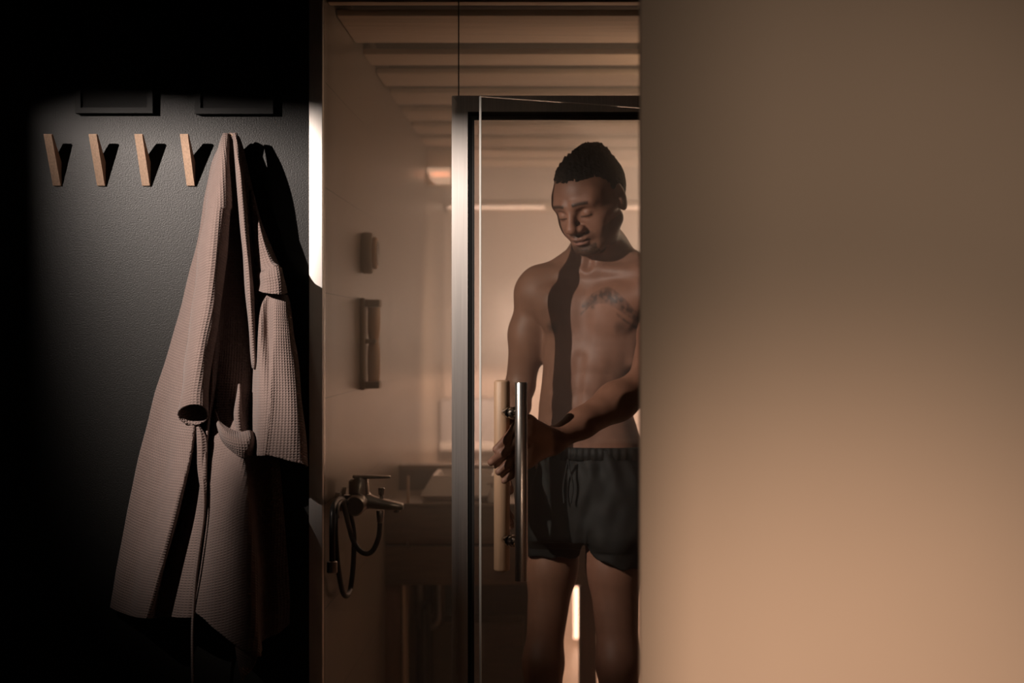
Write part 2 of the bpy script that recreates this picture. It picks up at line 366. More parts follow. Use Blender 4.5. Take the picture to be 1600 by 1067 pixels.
# ------------------------------------------------------------------ ceiling boards
bz0, bz1 = 2.095, 2.110
edges = [(3.651, 3.69), (3.81, 4.16), (4.33, 4.505), (4.65, 4.88), (5.02, 5.27)]
y = 5.42
while y < 7.2: edges.append((y, y+.24)); y += .385
board_words = ['first behind the glass front', 'second behind the glass front', 'third from the glass front', 'fourth from the glass front',
              'fifth from the glass front', 'sixth from the glass front', 'seventh from the glass front', 'eighth from the glass front',
              'ninth from the glass front', 'last before the far wall']
for i, (a, b) in enumerate(edges):
    o = MB().box(XJ1+.002, 2.29, a, b, bz0, bz1, .002).build('ceiling_board', 'ceiling_wood')
    tagp(o, 'pale wooden board across the room ceiling, '+board_words[min(i, 9)], 'board', 'boards across the room ceiling')
    q = MB()
    for x_ in (.45, 1.2, 2.1): q.box(x_, x_+.02, (a+b)/2-.006, (a+b)/2+.006, bz1+.0003, 2.1745)
    q = q.build('hanger', 'dark', o, smooth=False); q['kind'] = 'stuff'
# louvred ceiling lamp and the light line on the back wall
lp = empty('ceiling_lamp', (-.45, 6.5, 2.09)); tagp(lp, 'small glowing lamp of two slats seen through the misty fixed pane', 'lamp')
la = []
LX0, LX1 = -.60, -.34
for (p0, p1) in ((266, 275), (278, 288)):
    v = []
    for (pp, yy, x0) in ((p0, 6.42, px2x(667, 6.42)), (p1, 6.46, px2x(671+(p0-266)*.5, 6.46))):
        zz = px2z(pp, yy); v += [(x0+.01*(p0 > 270), yy, zz), (px2x(704, yy), yy, zz)]
    v2 = [(x, yy+.02, z+.012) for x, yy, z in v]
    la.append(MB().add(v+v2, [(0, 1, 3, 2), (4, 6, 7, 5), (0, 4, 5, 1), (2, 3, 7, 6), (0, 2, 6, 4), (1, 5, 7, 3)]).build('diffuser', 'led2', smooth=False))
la.append(MB().box(XJ1+.001, px2x(704, 6.5), 6.50, 6.58, px2z(289, 6.5), bz0-.001, .004).build('housing', 'cream'))
adopt(lp, *la)
ln = empty('strip_light', (0, 7.49, px2z(324, 7.46))); tagp(ln, 'thin horizontal line of warm light on the far wall behind the man', 'strip light')
zl = px2z(324, 7.46)
s1 = MB().box(px2x(700, 7.46), px2x(851, 7.46), 7.452, 7.462, zl-.0075, zl+.0055, .002).build('light_strip', 'led')
s3 = MB().box(px2x(962, 7.46), 1.5, 7.452, 7.462, zl-.006, zl+.004, .002).build('light_strip', 'led')
s2 = MB().box(px2x(700, 7.46)-.005, 1.52, 7.4625, 7.498, zl-.02, zl+.02, .002).build('housing', 'cream')
adopt(ln, s1, s3, s2)
# ------------------------------------------------------------------ washstand with two drawers
VYF = 4.90
def vx(px): return px2x(px, VYF)
def vz(py): return px2z(py, VYF)
van = empty('washstand', (vx(760), VYF+.2, 0)); tagp(van, 'brown wooden washstand with two wide drawer fronts behind the glass', 'washstand')
k = []
x0, x1 = vx(599), vx(932)
k.append(MB().box(x0-.001, x1+.004, VYF-.012, VYF+.42, vz(790), vz(786), .001).build('counter_top', 'counter'))
k.append(MB().box(x0, x1, VYF+.02, VYF+.42, vz(912), vz(790)-.001).build('body', 'dark', smooth=False))
k.append(MB().box(x0, x1, VYF, VYF+.019, vz(849.5), vz(791), .002).build('drawer', 'drawer'))
k.append(MB().box(x0, x1, VYF, VYF+.019, vz(914), vz(853), .002).build('drawer', 'drawer'))
k.append(MB().box(vx(636), vx(639), VYF-.003, VYF, vz(857), vz(846), .0005).build('latch', 'chrome'))
k.append(MB().box(x0, vx(627), VYF+.01, VYF+.40, 0, vz(914)-.001, .002).build('side_panel', 'panel'))
k.append(MB().box(vx(628), vx(632.5), VYF+.005, VYF+.40, 0, vz(914)-.001, .001).build('panel_edge', 'cream'))
k.append(MB().box(vx(907), vx(932), VYF+.01, VYF+.40, 0, vz(914)-.001, .002).build('side_panel', 'panel'))
adopt(van, *k)
# low dark tiled wall under and behind the washstand
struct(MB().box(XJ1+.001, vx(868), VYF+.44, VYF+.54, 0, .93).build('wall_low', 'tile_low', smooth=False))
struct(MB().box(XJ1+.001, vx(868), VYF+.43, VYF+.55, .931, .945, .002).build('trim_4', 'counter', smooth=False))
struct(MB().box(vx(770)-.2, vx(815), VYF+.30, VYF+.43, 0, vz(1000)).build('trim_5', 'drawer', smooth=False))
# siphon under the drawers
sx = vx(650)
sp = MB(); sp.tube([(sx-.01, VYF+.25, vz(914)-.003), (sx-.01, VYF+.25, vz(984))], .018, 16)
cpt = [Vector((sx-.01+.03-.03*math.cos(a), VYF+.25, vz(984)-.03*math.sin(a))) for a in np.linspace(0, math.pi, 12)]
sp.tube(cpt, .018, 16); sp.tube([cpt[-1], cpt[-1]+Vector((0, 0, .10))], .018, 16); sp.tube([cpt[-1]+Vector((0, 0, .09)), cpt[-1]+Vector((0, .18, .09))], .016, 16)
tagp(sp.build('drain_trap', 'tap'), 'dark curved drain pipe hanging under the washstand drawers', 'drain')
cn = MB().box(vx(652), vx(664), VYF+.12, VYF+.24, 0, vz(960), .006).build('waste_bin', 'dark')
tagp(cn, 'narrow dark waste bin standing under the washstand', 'bin')
# basin on the counter
def taper(xa, xb, ya, yb, za, xa2, xb2, ya2, yb2, zb):
    return [(xa, ya, za), (xb, ya, za), (xb, yb, za), (xa, yb, za), (xa2, ya2, zb), (xb2, ya2, zb), (xb2, yb2, zb), (xa2, yb2, zb)]
FB = [(3, 2, 1, 0), (0, 1, 5, 4), (1, 2, 6, 5), (2, 3, 7, 6), (3, 0, 4, 7)]
bs = empty('washbasin', (vx(715), VYF+.15, vz(786))); tagp(bs, 'pale wide washbasin with sloping sides on the washstand counter', 'basin')
b0 = vz(786)+.001
v = taper(vx(668), vx(768), VYF+.05, VYF+.33, b0, vx(655), vx(777), VYF+.03, VYF+.35, vz(777))
q1 = MB().add(v, FB+[(4, 5, 6, 7)]).build('foot', 'ceramic', smooth=False)
zr = vz(776.5)
o_ = taper(vx(655), vx(777), VYF+.03, VYF+.35, zr, vx(672), vx(770), VYF+.09, VYF+.33, vz(747))
m = MB(); m.add(o_, FB)
i_ = taper(vx(690), vx(760), VYF+.14, VYF+.29, zr+.012, vx(678), vx(766), VYF+.10, VYF+.32, vz(747))
m.add(i_, [(0, 1, 2, 3), (4, 5, 1, 0), (5, 6, 2, 1), (6, 7, 3, 2), (7, 4, 0, 3)])
o8, i8 = o_[4:], i_[4:]
m.add(o8+i8, [(0, 1, 5, 4), (1, 2, 6, 5), (2, 3, 7, 6), (3, 0, 4, 7)])
q2 = m.build('bowl', 'ceramic', smooth=False)
adopt(bs, q1, q2)
sd = empty('soap_dispenser', (vx(768), VYF+.01, vz(786))); tagp(sd, 'small white pump bottle beside the wooden door handle on the washstand', 'soap dispenser')
m = MB(); c0 = Vector((vx(768), VYF+.012, vz(786)+.001)); m.tube([c0+Vector((0, 0, h)) for h in (0, .004, .02, .034, .042)], [.012, .0125, .0115, .006, .0045], 20)
q1 = m.build('bottle', 'white')
m = MB(); m.tube([c0+Vector((0, 0, .0422)), c0+Vector((0, 0, .055))], .0022, 10); m.tube([c0+Vector((.004, 0, .0555)), c0+Vector((-.014, -.004, .0545))], .0032, 10)
q2 = m.build('pump', 'chrome'); adopt(sd, q1, q2)
pst = MB().box(vx(635.5), vx(639.5), VYF+.0, VYF+.012, vz(786)+.001, vz(744), .001).build('glass_screen_post', 'cream')
tagp(pst, 'slim pale upright post at the left end of the washstand counter', 'post')
# grey locker bank at the far wall
lk = empty('locker', (px2x(735, 7.2), 7.3, 0)); tagp(lk, 'low grey cupboard against the far wall, left of the wooden door handle', 'cupboard')
k = [MB().box(px2x(688, 7.15), px2x(822, 7.15), 7.15, 7.48, px2z(690, 7.15), px2z(625, 7.15), .004).build('upper_door', 'grey_door'),
     MB().box(px2x(688, 7.15), px2x(822, 7.15), 7.10, 7.48, px2z(704, 7.10), px2z(691, 7.10), .004).build('ledge', 'ceramic'),
     MB().box(px2x(688, 7.15), px2x(822, 7.15), 7.16, 7.48, 0, px2z(705, 7.15), .004).build('lower_body', 'drawer')]
adopt(lk, *k)
tl = MB().box(px2x(896.5, 7.3), px2x(904, 7.3), 7.30, 7.31, px2z(998, 7.3), px2z(918, 7.3), .002)
pt = tl.build('glowing_marker', 'led'); pt.name = 'glowing_bar'  # thin emissive bar standing near the far wall
tagp(pt, 'upright warm glowing bar near the far floor between his knees', 'lamp')
# ------------------------------------------------------------------ fixtures on the shower wall
WX = XJ1
def wy(px): return (WX+.0)*F/(px-VX)
# round thermometer
ty = wy(566)
th = empty('thermometer', (WX, ty, px2z(396, ty))); tagp(th, 'round wooden thermometer with raised rings on the shower wall', 'thermometer')
zc = px2z(396, ty+.02); R = .054
def disc(rads, xs, name, mat):
    m = MB(); m.tube([(WX+x, ty, zc) for x in xs], rads, 48); return m.build(name, mat, auto=50)
k = [disc([R*.96, R, R, R*.93], [.001, .006, .022, .028], 'case', 'dull_wood'),
     disc([R*.74, R*.78, R*.72], [.0282, .034, .040], 'dial_ring', 'oak'),
     disc([R*.60, R*.60], [.0402, .042], 'dial', 'counter')]
m = MB(); m.box(WX+.0422, WX+.0432, ty-.0015, ty+.0015, zc-.004, zc+.026); k.append(m.build('needle', 'dark', smooth=False))
adopt(th, *k)
# sand timer in a wooden case
ty2 = wy(565); za, zb = px2z(609, ty2), px2z(466, ty2); zm = px2z(533, ty2)
sdm = empty('sand_timer', (WX, ty2, za)); tagp(sdm, 'tall narrow wooden sand timer mounted below the round thermometer', 'sand timer')
k = [MB().box(WX+.001, WX+.012, ty2-.038, ty2+.038, za, zb, .003).build('back_plate', 'dull_wood')]
for z_ in (za+.004, zb-.022): k.append(MB().box(WX+.0125, WX+.050, ty2-.034, ty2+.034, z_, z_+.018, .003).build('end_block', 'dull_wood'))
m = MB(); zz = np.linspace(za+.023, zb-.023, 31); hh = (zb-za-.046)/2
rr = [.0105+.006*min(1, (abs(z-zm)/hh*4))**.6*(1 if abs(z-zm)/hh < .93 else .85) for z in zz]
m.tube([(WX+.032, ty2, z) for z in zz], rr, 24); k.append(m.build('glass_bulb', 'oak'))
k.append(MB().box(WX+.0125, WX+.040, ty2-.030, ty2+.030, zm-.006, zm+.006, .002).build('middle_block', 'dull_wood'))
adopt(sdm, *k)
# bath mixer with lever and hose
ty3 = 3.87
def fx(px): return px2x(px, ty3)
def fz(py): return px2z(py, ty3)
fa = empty('shower_mixer', (WX, ty3, fz(790))); tagp(fa, 'dark metal shower mixer tap with flat lever on the tiled wall', 'tap')
k = []
for dy in (-.062, .062):
    m = MB(); m.tube([(WX+.001, ty3+dy, fz(785)), (WX+.010, ty3+dy, fz(785))], .030, 28); m.tube([(WX+.010, ty3+dy, fz(785)), (WX+.040, ty3+dy, fz(785))], .014, 20)
    k.append(m.build('wall_flange', 'tap'))
m = MB(); m.tube([(fx(561), ty3-.085, fz(785)), (fx(561), ty3-.080, fz(785)), (fx(561), ty3+.080, fz(785)), (fx(561), ty3+.085, fz(785))], [.020, .0235, .0235, .020], 32); k.append(m.build('mixer_body', 'tap'))
m = MB(); m.tube([(fx(561), ty3, fz(788)), (fx(561), ty3, fz(765)), (fx(560), ty3, fz(750)), (fx(559), ty3, fz(746))], [.0245, .0240, .0225, .018], 32); k.append(m.build('cartridge_tower', 'tap'))
def boxloft(pts):   # pts: (px, z centre, half height, half depth)
    m = MB(); v = []; f = []; n = 20
    for (px, z, h, d) in pts:
        for j in range(n):
            a = 2*math.pi*j/n; c, s = math.cos(a), math.sin(a)
            v.append((fx(px), ty3+d*math.copysign(abs(c)**.45, c), z+h*math.copysign(abs(s)**.45, s)))
    for i in range(len(pts)-1):
        for j in range(n): f.append((i*n+j, i*n+(j+1) % n, (i+1)*n+(j+1) % n, (i+1)*n+j))
    f.append(tuple(range(n))[::-1]); f.append(tuple(range((len(pts)-1)*n, len(pts)*n))); return m.add(v, f)
k.append(boxloft([(552, fz(744), .003, .014), (556, fz(745.5), .006, .018), (575, fz(745), .0045, .016), (600, fz(745), .0032, .014), (609, fz(745), .0028, .012), (610.5, fz(745), .0015, .010)]).build('lever', 'tap'))
k.append(boxloft([(566, fz(784), .020, .022), (578, fz(783), .0165, .020), (590, fz(786), .0135, .019), (610, fz(789), .0105, .019), (628, fz(791.5), .008, .018), (630, fz(791.5), .006, .016)]).build('spout', 'tap'))
m = MB(); m.tube([(fx(620), ty3, fz(795)), (fx(620), ty3, fz(800.5))], .008, 20); k.append(m.build('aerator', 'chrome'))
m = MB(); m.tube([(fx(596), ty3, fz(782)), (fx(596), ty3, fz(774)), (fx(596), ty3, fz(773)), (fx(596), ty3, fz(763)), (fx(596), ty3, fz(762))], [.005, .0045, .007, .0085, .007], 20); k.append(m.build('diverter_knob', 'chrome'))
m = MB(); m.tube([(fx(594), ty3, fz(797)), (fx(594), ty3, fz(800)), (fx(594), ty3, fz(814)), (fx(594), ty3, fz(817))], [.008, .0095, .0075, .006], 20); k.append(m.build('hose_nut', 'tap'))
adopt(fa, *k)
hpx = {}
hp = [(594, 816, 0), (592, 838, 0), (584, 858, -.004), (574, 865, -.008), (562, 860, -.012), (552, 845, -.018), (546, 825, -.024), (540, 800, -.03),
      (534, 782, -.034), (527, 790, -.034), (524, 815, -.03), (525, 850, -.03), (529, 890, -.03), (535, 922, -.028), (541, 931, -.026), (547, 922, -.02), (551, 895, -.018),
      (553, 865, -.016), (553, 835, -.014), (548, 805, -.03), (541, 786, -.04), (530, 780, -.046), (521, 792, -.05), (519, 820, -.05), (519, 850, -.05), (519, 878, -.05)]
pts = spline([list(P(a, b, min(ty3+c*.6, .478*F/(VX-a)) if a < 560 else ty3+c)) for a, b, c in hp], 240)
m = MB(); m.tube([Vector(p) for p in pts], .0062, 12)
hz = empty('shower_hose', tuple(pts[0])); tagp(hz, 'dark flexible shower hose hanging in loops below the mixer tap', 'hose')
q1 = m.build('hose', 'hose')
e_ = Vector(pts[-1]); m = MB(); m.tube([e_+Vector((0, 0, .002)), e_, e_-Vector((0, 0, .022)), e_-Vector((0, 0, .024))], [.009, .0115, .0115, .009], 20)
q2 = m.build('connector', 'tap'); adopt(hz, q1, q2)
hk = MB(); hk.tube([(WX+.001, ty3-.045, fz(781)), (WX+.03, ty3-.045, fz(781))], .013, 20); hk.tube([(WX+.03, ty3-.045, fz(792)), (WX+.03, ty3-.045, fz(770))], [.011, .014], 20)
tagp(hk.build('shower_holder', 'tap'), 'small dark wall holder carrying the shower hose', 'holder')

# ------------------------------------------------------------------ clothes hooks
HXC = [(67, 81, 84.5, 97), (137.5, 151.5, 153, 166), (208.5, 222, 224, 236.5), (280.5, 293, 295, 304.5), (350.5, 366, 363, 377)]
hook_words = ['leftmost of the row', 'second from the left', 'middle of the five', 'next to the robe', 'holding up the robe']
TZ, BZ = px2z(209.3, WY-.07), px2z(290.5, WY)
for i, (a, b, c, d) in enumerate(HXC):
    xa, xb = px2x(a, WY-.07), px2x(b, WY-.07); wd = .0168; xc = (px2x(c, WY)+px2x(d, WY))/2
    xc = (xa+xb)/2 if i == 4 else ((xa+xb)/2+xc)/2
    m = MB(); z0, z1 = BZ, TZ
    m.prism([(WY, z0), (WY-.007, z0), (WY-.072, z1-.002), (WY-.070, z1), (WY-.062, z1), (WY, z0+.052)], 'x', xc-wd/2, xc+wd/2)
    o = m.build('clothes_hook', 'wood_hook', smooth=False)
    tagp(o, 'pale wooden wedge clothes hook on the black wall, '+hook_words[i], 'hook', 'wooden hooks on the black wall')
# framed dark panels high on the black wall
def frame(px0, px1, py1, ht, label):
    x0, x1, z0 = px2x(px0, WY-.02), px2x(px1, WY-.02), px2z(py1, WY-.02); z1 = z0+ht; t = .012
    r = empty('framed_picture', ((x0+x1)/2, WY, z0)); tagp(r, label, 'picture', 'dark framed pictures above the hooks')
    m = MB(); ya, yb = WY-.024, WY-.001
    m.prism([(x0, z0), (x1, z0), (x1-t, z0+t), (x0+t, z0+t)], 'y', ya, yb); m.prism([(x0, z1), (x0+t, z1-t), (x1-t, z1-t), (x1, z1)], 'y', ya, yb)
    m.prism([(x0, z0), (x0+t, z0+t), (x0+t, z1-t), (x0, z1)], 'y', ya, yb); m.prism([(x1, z0), (x1, z1), (x1-t, z1-t), (x1-t, z0+t)], 'y', ya, yb)
    q1 = m.build('frame', 'black_frame', smooth=False)
    q2 = MB().box(x0+t, x1-t, WY-.016, WY-.002, z0+t, z1-t).build('canvas', 'black_canvas', smooth=False)
    adopt(r, q1, q2)
frame(118, 239, 177, .24, 'black framed dark picture above the second and third hooks')
frame(305, 427, 178, .24, 'black framed dark picture above the hanging robe')
# ------------------------------------------------------------------ the man: a signed distance field turned into one surface
class Field:
    def __init__(s, xs, ys, zs):
        s.x, s.y, s.z = [np.asarray(a, np.float32) for a in (xs, ys, zs)]
        s.F = np.ones((len(s.x), len(s.y), len(s.z)), np.float32)
    def win(s, lo, hi):
        sl = []
        for ax, a, b in zip((s.x, s.y, s.z), lo, hi):
            i, j = np.searchsorted(ax, a), np.searchsorted(ax, b)
            if j-i < 1: return None
            sl.append(slice(int(i), int(j)))
        return tuple(sl)
    def apply(s, fn, lo, hi, k, mode='add'):
        w_ = s.win(lo, hi)
        if w_ is None: return
        X = s.x[w_[0]][:, None, None]; Y = s.y[w_[1]][None, :, None]; Z = s.z[w_[2]][None, None, :]
        d = fn(X, Y, Z).astype(np.float32); A = s.F[w_]
        if mode == 'add':
            h = np.maximum(k-np.abs(A-d), 0)/k if k > 0 else 0
            s.F[w_] = np.minimum(A, d)-(h*h*k*.25 if k > 0 else 0)
        elif mode == 'sub':
            d = -d; h = np.maximum(k-np.abs(A-d), 0)/k if k > 0 else 0
            s.F[w_] = np.maximum(A, d)+(h*h*k*.25 if k > 0 else 0)
    def ball(s, c, r, k=.01, R=None, mode='add'):
        """ellipsoid, radii r, rotation matrix R (columns = local axes)"""
        c = np.asarray(c, float); r = np.asarray(r if hasattr(r, '__len__') else (r, r, r), float)
        R = np.eye(3) if R is None else np.asarray(R, float); m = r.max()+k+.012
        def fn(X, Y, Z):
            dx, dy, dz = X-c[0], Y-c[1], Z-c[2]; q = []
            for i in range(3): q.append(dx*R[0, i]+dy*R[1, i]+dz*R[2, i])
            k0 = np.sqrt((q[0]/r[0])**2+(q[1]/r[1])**2+(q[2]/r[2])**2)
            k1 = np.sqrt((q[0]/r[0]**2)**2+(q[1]/r[1]**2)**2+(q[2]/r[2]**2)**2)+1e-9
            return k0*(k0-1)/k1
        s.apply(fn, c-m, c+m, k, mode)
    def limb(s, a, b, ra, rb, k=.015, mode='add', sq=None):
        """tapered capsule; sq=(axis, factor) flattens along an axis"""
        a, b = np.asarray(a, float), np.asarray(b, float); m = max(ra, rb)*1.3+k+.012
        ab = b-a; L = float(ab@ab)
        def fn(X, Y, Z):
            px, py, pz = X-a[0], Y-a[1], Z-a[2]
            t = np.clip((px*ab[0]+py*ab[1]+pz*ab[2])/L, 0, 1)
            qx, qy, qz = px-t*ab[0], py-t*ab[1], pz-t*ab[2]
            if sq is not None:
                n, f = np.asarray(sq[0], float), sq[1]; n = n/np.linalg.norm(n); dd_ = (qx*n[0]+qy*n[1]+qz*n[2])*(1/f-1)
                qx, qy, qz = qx+n[0]*dd_, qy+n[1]*dd_, qz+n[2]*dd_
            return np.sqrt(qx*qx+qy*qy+qz*qz)-(ra+(rb-ra)*t)
        s.apply(fn, np.minimum(a, b)-m, np.maximum(a, b)+m, k, mode)
    def chain(s, pts, rad, k=.015, **kw):
        for i in range(len(pts)-1): s.limb(pts[i], pts[i+1], rad[i], rad[i+1], k, **kw)
    def loft(s, rows, yaw, k=.02, p=2.3, mode='add', fold=None):
        """rows of (z, cx, cy, a, b): superellipse sections turned by yaw"""
        rows = sorted(rows); R_ = np.array(rows, float); zz = R_[:, 0]
        zi = np.linspace(zz[0], zz[-1], 120); sp_ = spline(R_, 400)
        col = [np.interp(zi, sp_[:, 0], sp_[:, j]) for j in range(5)]
        m = max(R_[:, 3].max(), R_[:, 4].max())+k+.03; cs, sn = math.cos(yaw), math.sin(yaw)
        lo = (R_[:, 1].min()-m, R_[:, 2].min()-m, zz[0]-.01-k); hi = (R_[:, 1].max()+m, R_[:, 2].max()+m, zz[-1]+.01+k)
        def fn(X, Y, Z):
            z = np.clip(Z, zz[0], zz[-1]); cx, cy, A, B = [np.interp(z, zi, col[j]).astype(np.float32) for j in (1, 2, 3, 4)]
            dx, dy = X-cx, Y-cy; u = (dx*cs-dy*sn)/A; v = (dx*sn+dy*cs)/B
            g = (np.abs(u)**p+np.abs(v)**p)**(1/p)
            d = (g-1)*np.minimum(A, B)*.95
            if fold is not None: d = d-fold(u, v, Z, g)
            e = np.maximum(np.maximum(zz[0]-Z, Z-zz[-1]), 0)
            return np.where(e > 0, np.sqrt(np.maximum(d, 0)**2+e*e)+np.minimum(d, 0)*0, d)
        s.apply(fn, lo, hi, k, mode)
    def mesh(s):
        F_, x, y, z = s.F, s.x, s.y, s.z; I = F_ < 0
        c = [I[i:i+I.shape[0]-1, j:j+I.shape[1]-1, k:k+I.shape[2]-1] for i in (0, 1) for j in (0, 1) for k in (0, 1)]
        any_ = c[0].copy(); all_ = c[0].copy()
        for q in c[1:]: any_ |= q; all_ &= q
        act = any_ & ~all_; idx = np.argwhere(act); n = len(idx); vid = np.full(act.shape, -1, np.int32); vid[act] = np.arange(n)
        off = [(i, j, k) for i in (0, 1) for j in (0, 1) for k in (0, 1)]
        val = np.stack([F_[idx[:, 0]+o[0], idx[:, 1]+o[1], idx[:, 2]+o[2]] for o in off], 1)
        pos = np.stack([np.stack([x[idx[:, 0]+o[0]], y[idx[:, 1]+o[1]], z[idx[:, 2]+o[2]]], 1) for o in off], 1)
        acc = np.zeros((n, 3)); cnt = np.zeros(n)
        for a in range(8):
            for b in range(a+1, 8):
                if sum(abs(off[a][i]-off[b][i]) for i in range(3)) != 1: continue
                m = (val[:, a] < 0) != (val[:, b] < 0); den = val[:, a]-val[:, b]; den = np.where(np.abs(den) < 1e-12, 1e-12, den)
                t = (val[:, a]/den)[:, None]; q = pos[:, a]+(pos[:, b]-pos[:, a])*t
                acc[m] += q[m]; cnt[m] += 1
        V = acc/np.maximum(cnt, 1)[:, None]; faces = []
        for ax in range(3):
            A = [slice(None)]*3; B = [slice(None)]*3; A[ax] = slice(0, -1); B[ax] = slice(1, None)
            a_, b_ = I[tuple(A)], I[tuple(B)]; e = np.argwhere(a_ != b_); u, v = (ax+1) % 3, (ax+2) % 3
            ok = (e[:, u] > 0) & (e[:, v] > 0) & (e[:, u] < vid.shape[u]) & (e[:, v] < vid.shape[v]); e = e[ok]
            q = []
            for du, dv in ((1, 1), (0, 1), (0, 0), (1, 0)):
                t = e.copy(); t[:, u] -= du; t[:, v] -= dv; q.append(vid[t[:, 0], t[:, 1], t[:, 2]])
            q = np.stack(q, 1); fl = ~a_[tuple(e.T)]; q[fl] = q[fl][:, ::-1]; faces.append(q)
        return V, np.vstack(faces)
def field_obj(name, fld, mat, parent=None, tone=None, smooth=0, post=None):
    V, Q = fld.mesh(); fld.F = None
    if smooth:
        for _ in range(smooth):     # light Laplacian relaxation
            s_ = np.zeros_like(V); c_ = np.zeros(len(V))
            for a, b in ((0, 1), (1, 2), (2, 3), (3, 0)):
                for i, j in ((a, b), (b, a)):
                    np.add.at(c_, Q[:, i], 1)
                    for ax in range(3): s_[:, ax] += np.bincount(Q[:, i], V[Q[:, j], ax], len(V))
            V = V*.5+.5*s_/c_[:, None]
    if post is not None: V = post(V)
    me = bpy.data.meshes.new(name); me.vertices.add(len(V)); me.vertices.foreach_set('co', V.astype(np.float32).ravel())
    me.loops.add(len(Q)*4); me.loops.foreach_set('vertex_index', Q.astype(np.int32).ravel())
    me.polygons.add(len(Q)); me.polygons.foreach_set('loop_start', np.arange(0, len(Q)*4, 4, dtype=np.int32)); me.polygons.foreach_set('loop_total', np.full(len(Q), 4, np.int32))
    me.update(calc_edges=True); me.polygons.foreach_set('use_smooth', [True]*len(Q)); me.validate()
    if tone is not None:
        c = np.ones((len(V), 4), np.float32); c[:, :3] = tone(V)
        at = me.color_attributes.new('tone', 'FLOAT_COLOR', 'POINT'); at.data.foreach_set('color', c.ravel())
    o = bpy.data.objects.new(name, me); COL.objects.link(o); me.materials.append(M[mat])
    if parent: o.parent = parent
    return o
def grid(*segs):
    out = []
    for a, b, h in segs: out.append(np.arange(a, b-h*.5, h))
    out.append([segs[-1][1]]); return np.concatenate(out)
def smoothnoise(V, scale, seed=0):
    """cheap band-limited noise from random plane waves"""
    r = np.random.RandomState(seed); s_ = np.zeros(len(V))
    for _ in range(14):
        d = r.normal(size=3); d /= np.linalg.norm(d); s_ += np.sin(V@d*scale*r.uniform(.6, 1.6)+r.uniform(0, 6.28))
    return s_/14**.5

B = Field(grid((-.19, .46, .0026)), grid((3.24, 3.64, .0026), (3.64, 4.20, .0032)), grid((-.01, .90, .007), (.90, 1.44, .0030), (1.44, 1.86, .0021)))
def pt(px, py, Y): return np.array([px2x(px, Y), Y, px2z(py, Y)])
YAW = math.radians(24); tr = np.array([math.cos(YAW), -math.sin(YAW), 0]); tf = np.array([-math.sin(YAW), -math.cos(YAW), 0]); tu = np.array([0, 0, 1.])
RT = np.stack([tr, -tf, tu], 1)
def row(py, cx, Y, a, b): return (px2z(py, Y), px2x(cx, Y), Y, a, b)
TY = 3.89
rows = [row(412, 937, TY+.02, .085, .050), row(432, 937, TY+.01, .132, .066), row(455, 937, TY, .148, .082), row(500, 937, TY, .146, .096), row(545, 936, TY, .132, .098),
        row(590, 922, TY, .113, .091), row(630, 914, TY, .109, .083), row(665, 917, TY, .118, .085), row(710, 921, TY+.01, .134, .093), row(760, 915, TY+.02, .142, .100), row(820, 915, TY+.02, .140, .098)]
B.loft(rows, YAW, k=.02)
C = pt(937, 500, TY)
def tp(u, v, py):      # torso local: u along his left, v forward, height by picture row
    c = pt(937, py, TY); return np.array([c[0], c[1], 0])+tr*u+tf*v+np.array([0, 0, px2z(py, TY)])
# shoulder girdle, neck
SR, SL = pt(836, 455, 3.915), np.array([.262, 3.775, px2z(446, 3.78)])
HC = pt(923, 310, 3.815)      # skull centre
NB = np.array([px2x(940, TY), TY+.02, px2z(425, TY)])
B.chain([NB, NB+np.array([-.006, -.015, .06]), HC+np.array([.016, .032, -.085])], [.063, .053, .052], k=.03)
B.limb(NB+np.array([.0, .02, .060]), SR+np.array([.035, .005, .020]), .040, .028, k=.045)       # trapezius
B.limb(NB+np.array([.0, .02, .055]), SL+np.array([-.03, .015, .020]), .034, .030, k=.045)
B.limb(NB+np.array([-.02, .0, .02]), SR+np.array([.05, -.005, .030]), .030, .020, k=.05)
B.ball(SR+np.array([.004, 0, .002]), (.046, .050, .056), k=.035, R=RT); B.ball(SL, (.046, .050, .056), k=.035, R=RT)
# clavicles, sternal notch
cn_ = tp(0, .062, 424)
for sgn, S in ((-1, SR), (1, SL)):
    B.limb(cn_+tr*.016*sgn, S+tf*.028+np.array([0, 0, .026])-tr*.02*sgn-tf*.010, .0065, .0065, k=.045)
B.ball(cn_+np.array([0, 0, .016])+tf*.012, (.012, .012, .014), k=.014, R=RT, mode='sub')
# sternomastoid cords
for sgn in (-1, 1): B.limb(cn_+tr*.014*sgn+np.array([0, 0, .006])-tf*.008, HC+np.array([.012, .02, -.08])+tr*.040*sgn, .008, .010, k=.014)
# pectorals, serratus, ribs, abdomen
for sgn in (-1, 1):
    B.ball(tp(.062*sgn, .078, 486), (.064, .024, .050), k=.022, R=RT)
    B.limb(tp(.085*sgn, .072, 470), (SR if sgn < 0 else SL)+tf*.012+np.array([0, 0, -.010]), .030, .030, k=.035)
    B.ball(tp(.128*sgn, -.01, 520), (.022, .048, .060), k=.03, R=RT)     # latissimus
    for j in range(3): B.limb(tp(.102*sgn, .050, 532+j*16), tp(.114*sgn, .020, 520+j*16), .008, .007, k=.022)
    for j in range(4):
        c_ = pt([932, 924, 916, 912][j], 566+j*33, TY); B.ball(c_+tr*.027*sgn+tf*[.079, .075, .071, .069][j], (.026, .012, .020), k=.022, R=RT)
B.limb(tp(0, .122, 470), tp(0, .118, 530), .012, .010, k=.030, mode='sub')
B.limb(tp(-.010, .110, 560), pt(914, 690, TY)+tf*.099, .008, .008, k=.024, mode='sub')
B.ball(pt(911, 668, TY)+tf*.088, (.0055, .008, .008), k=.006, R=RT, mode='sub')
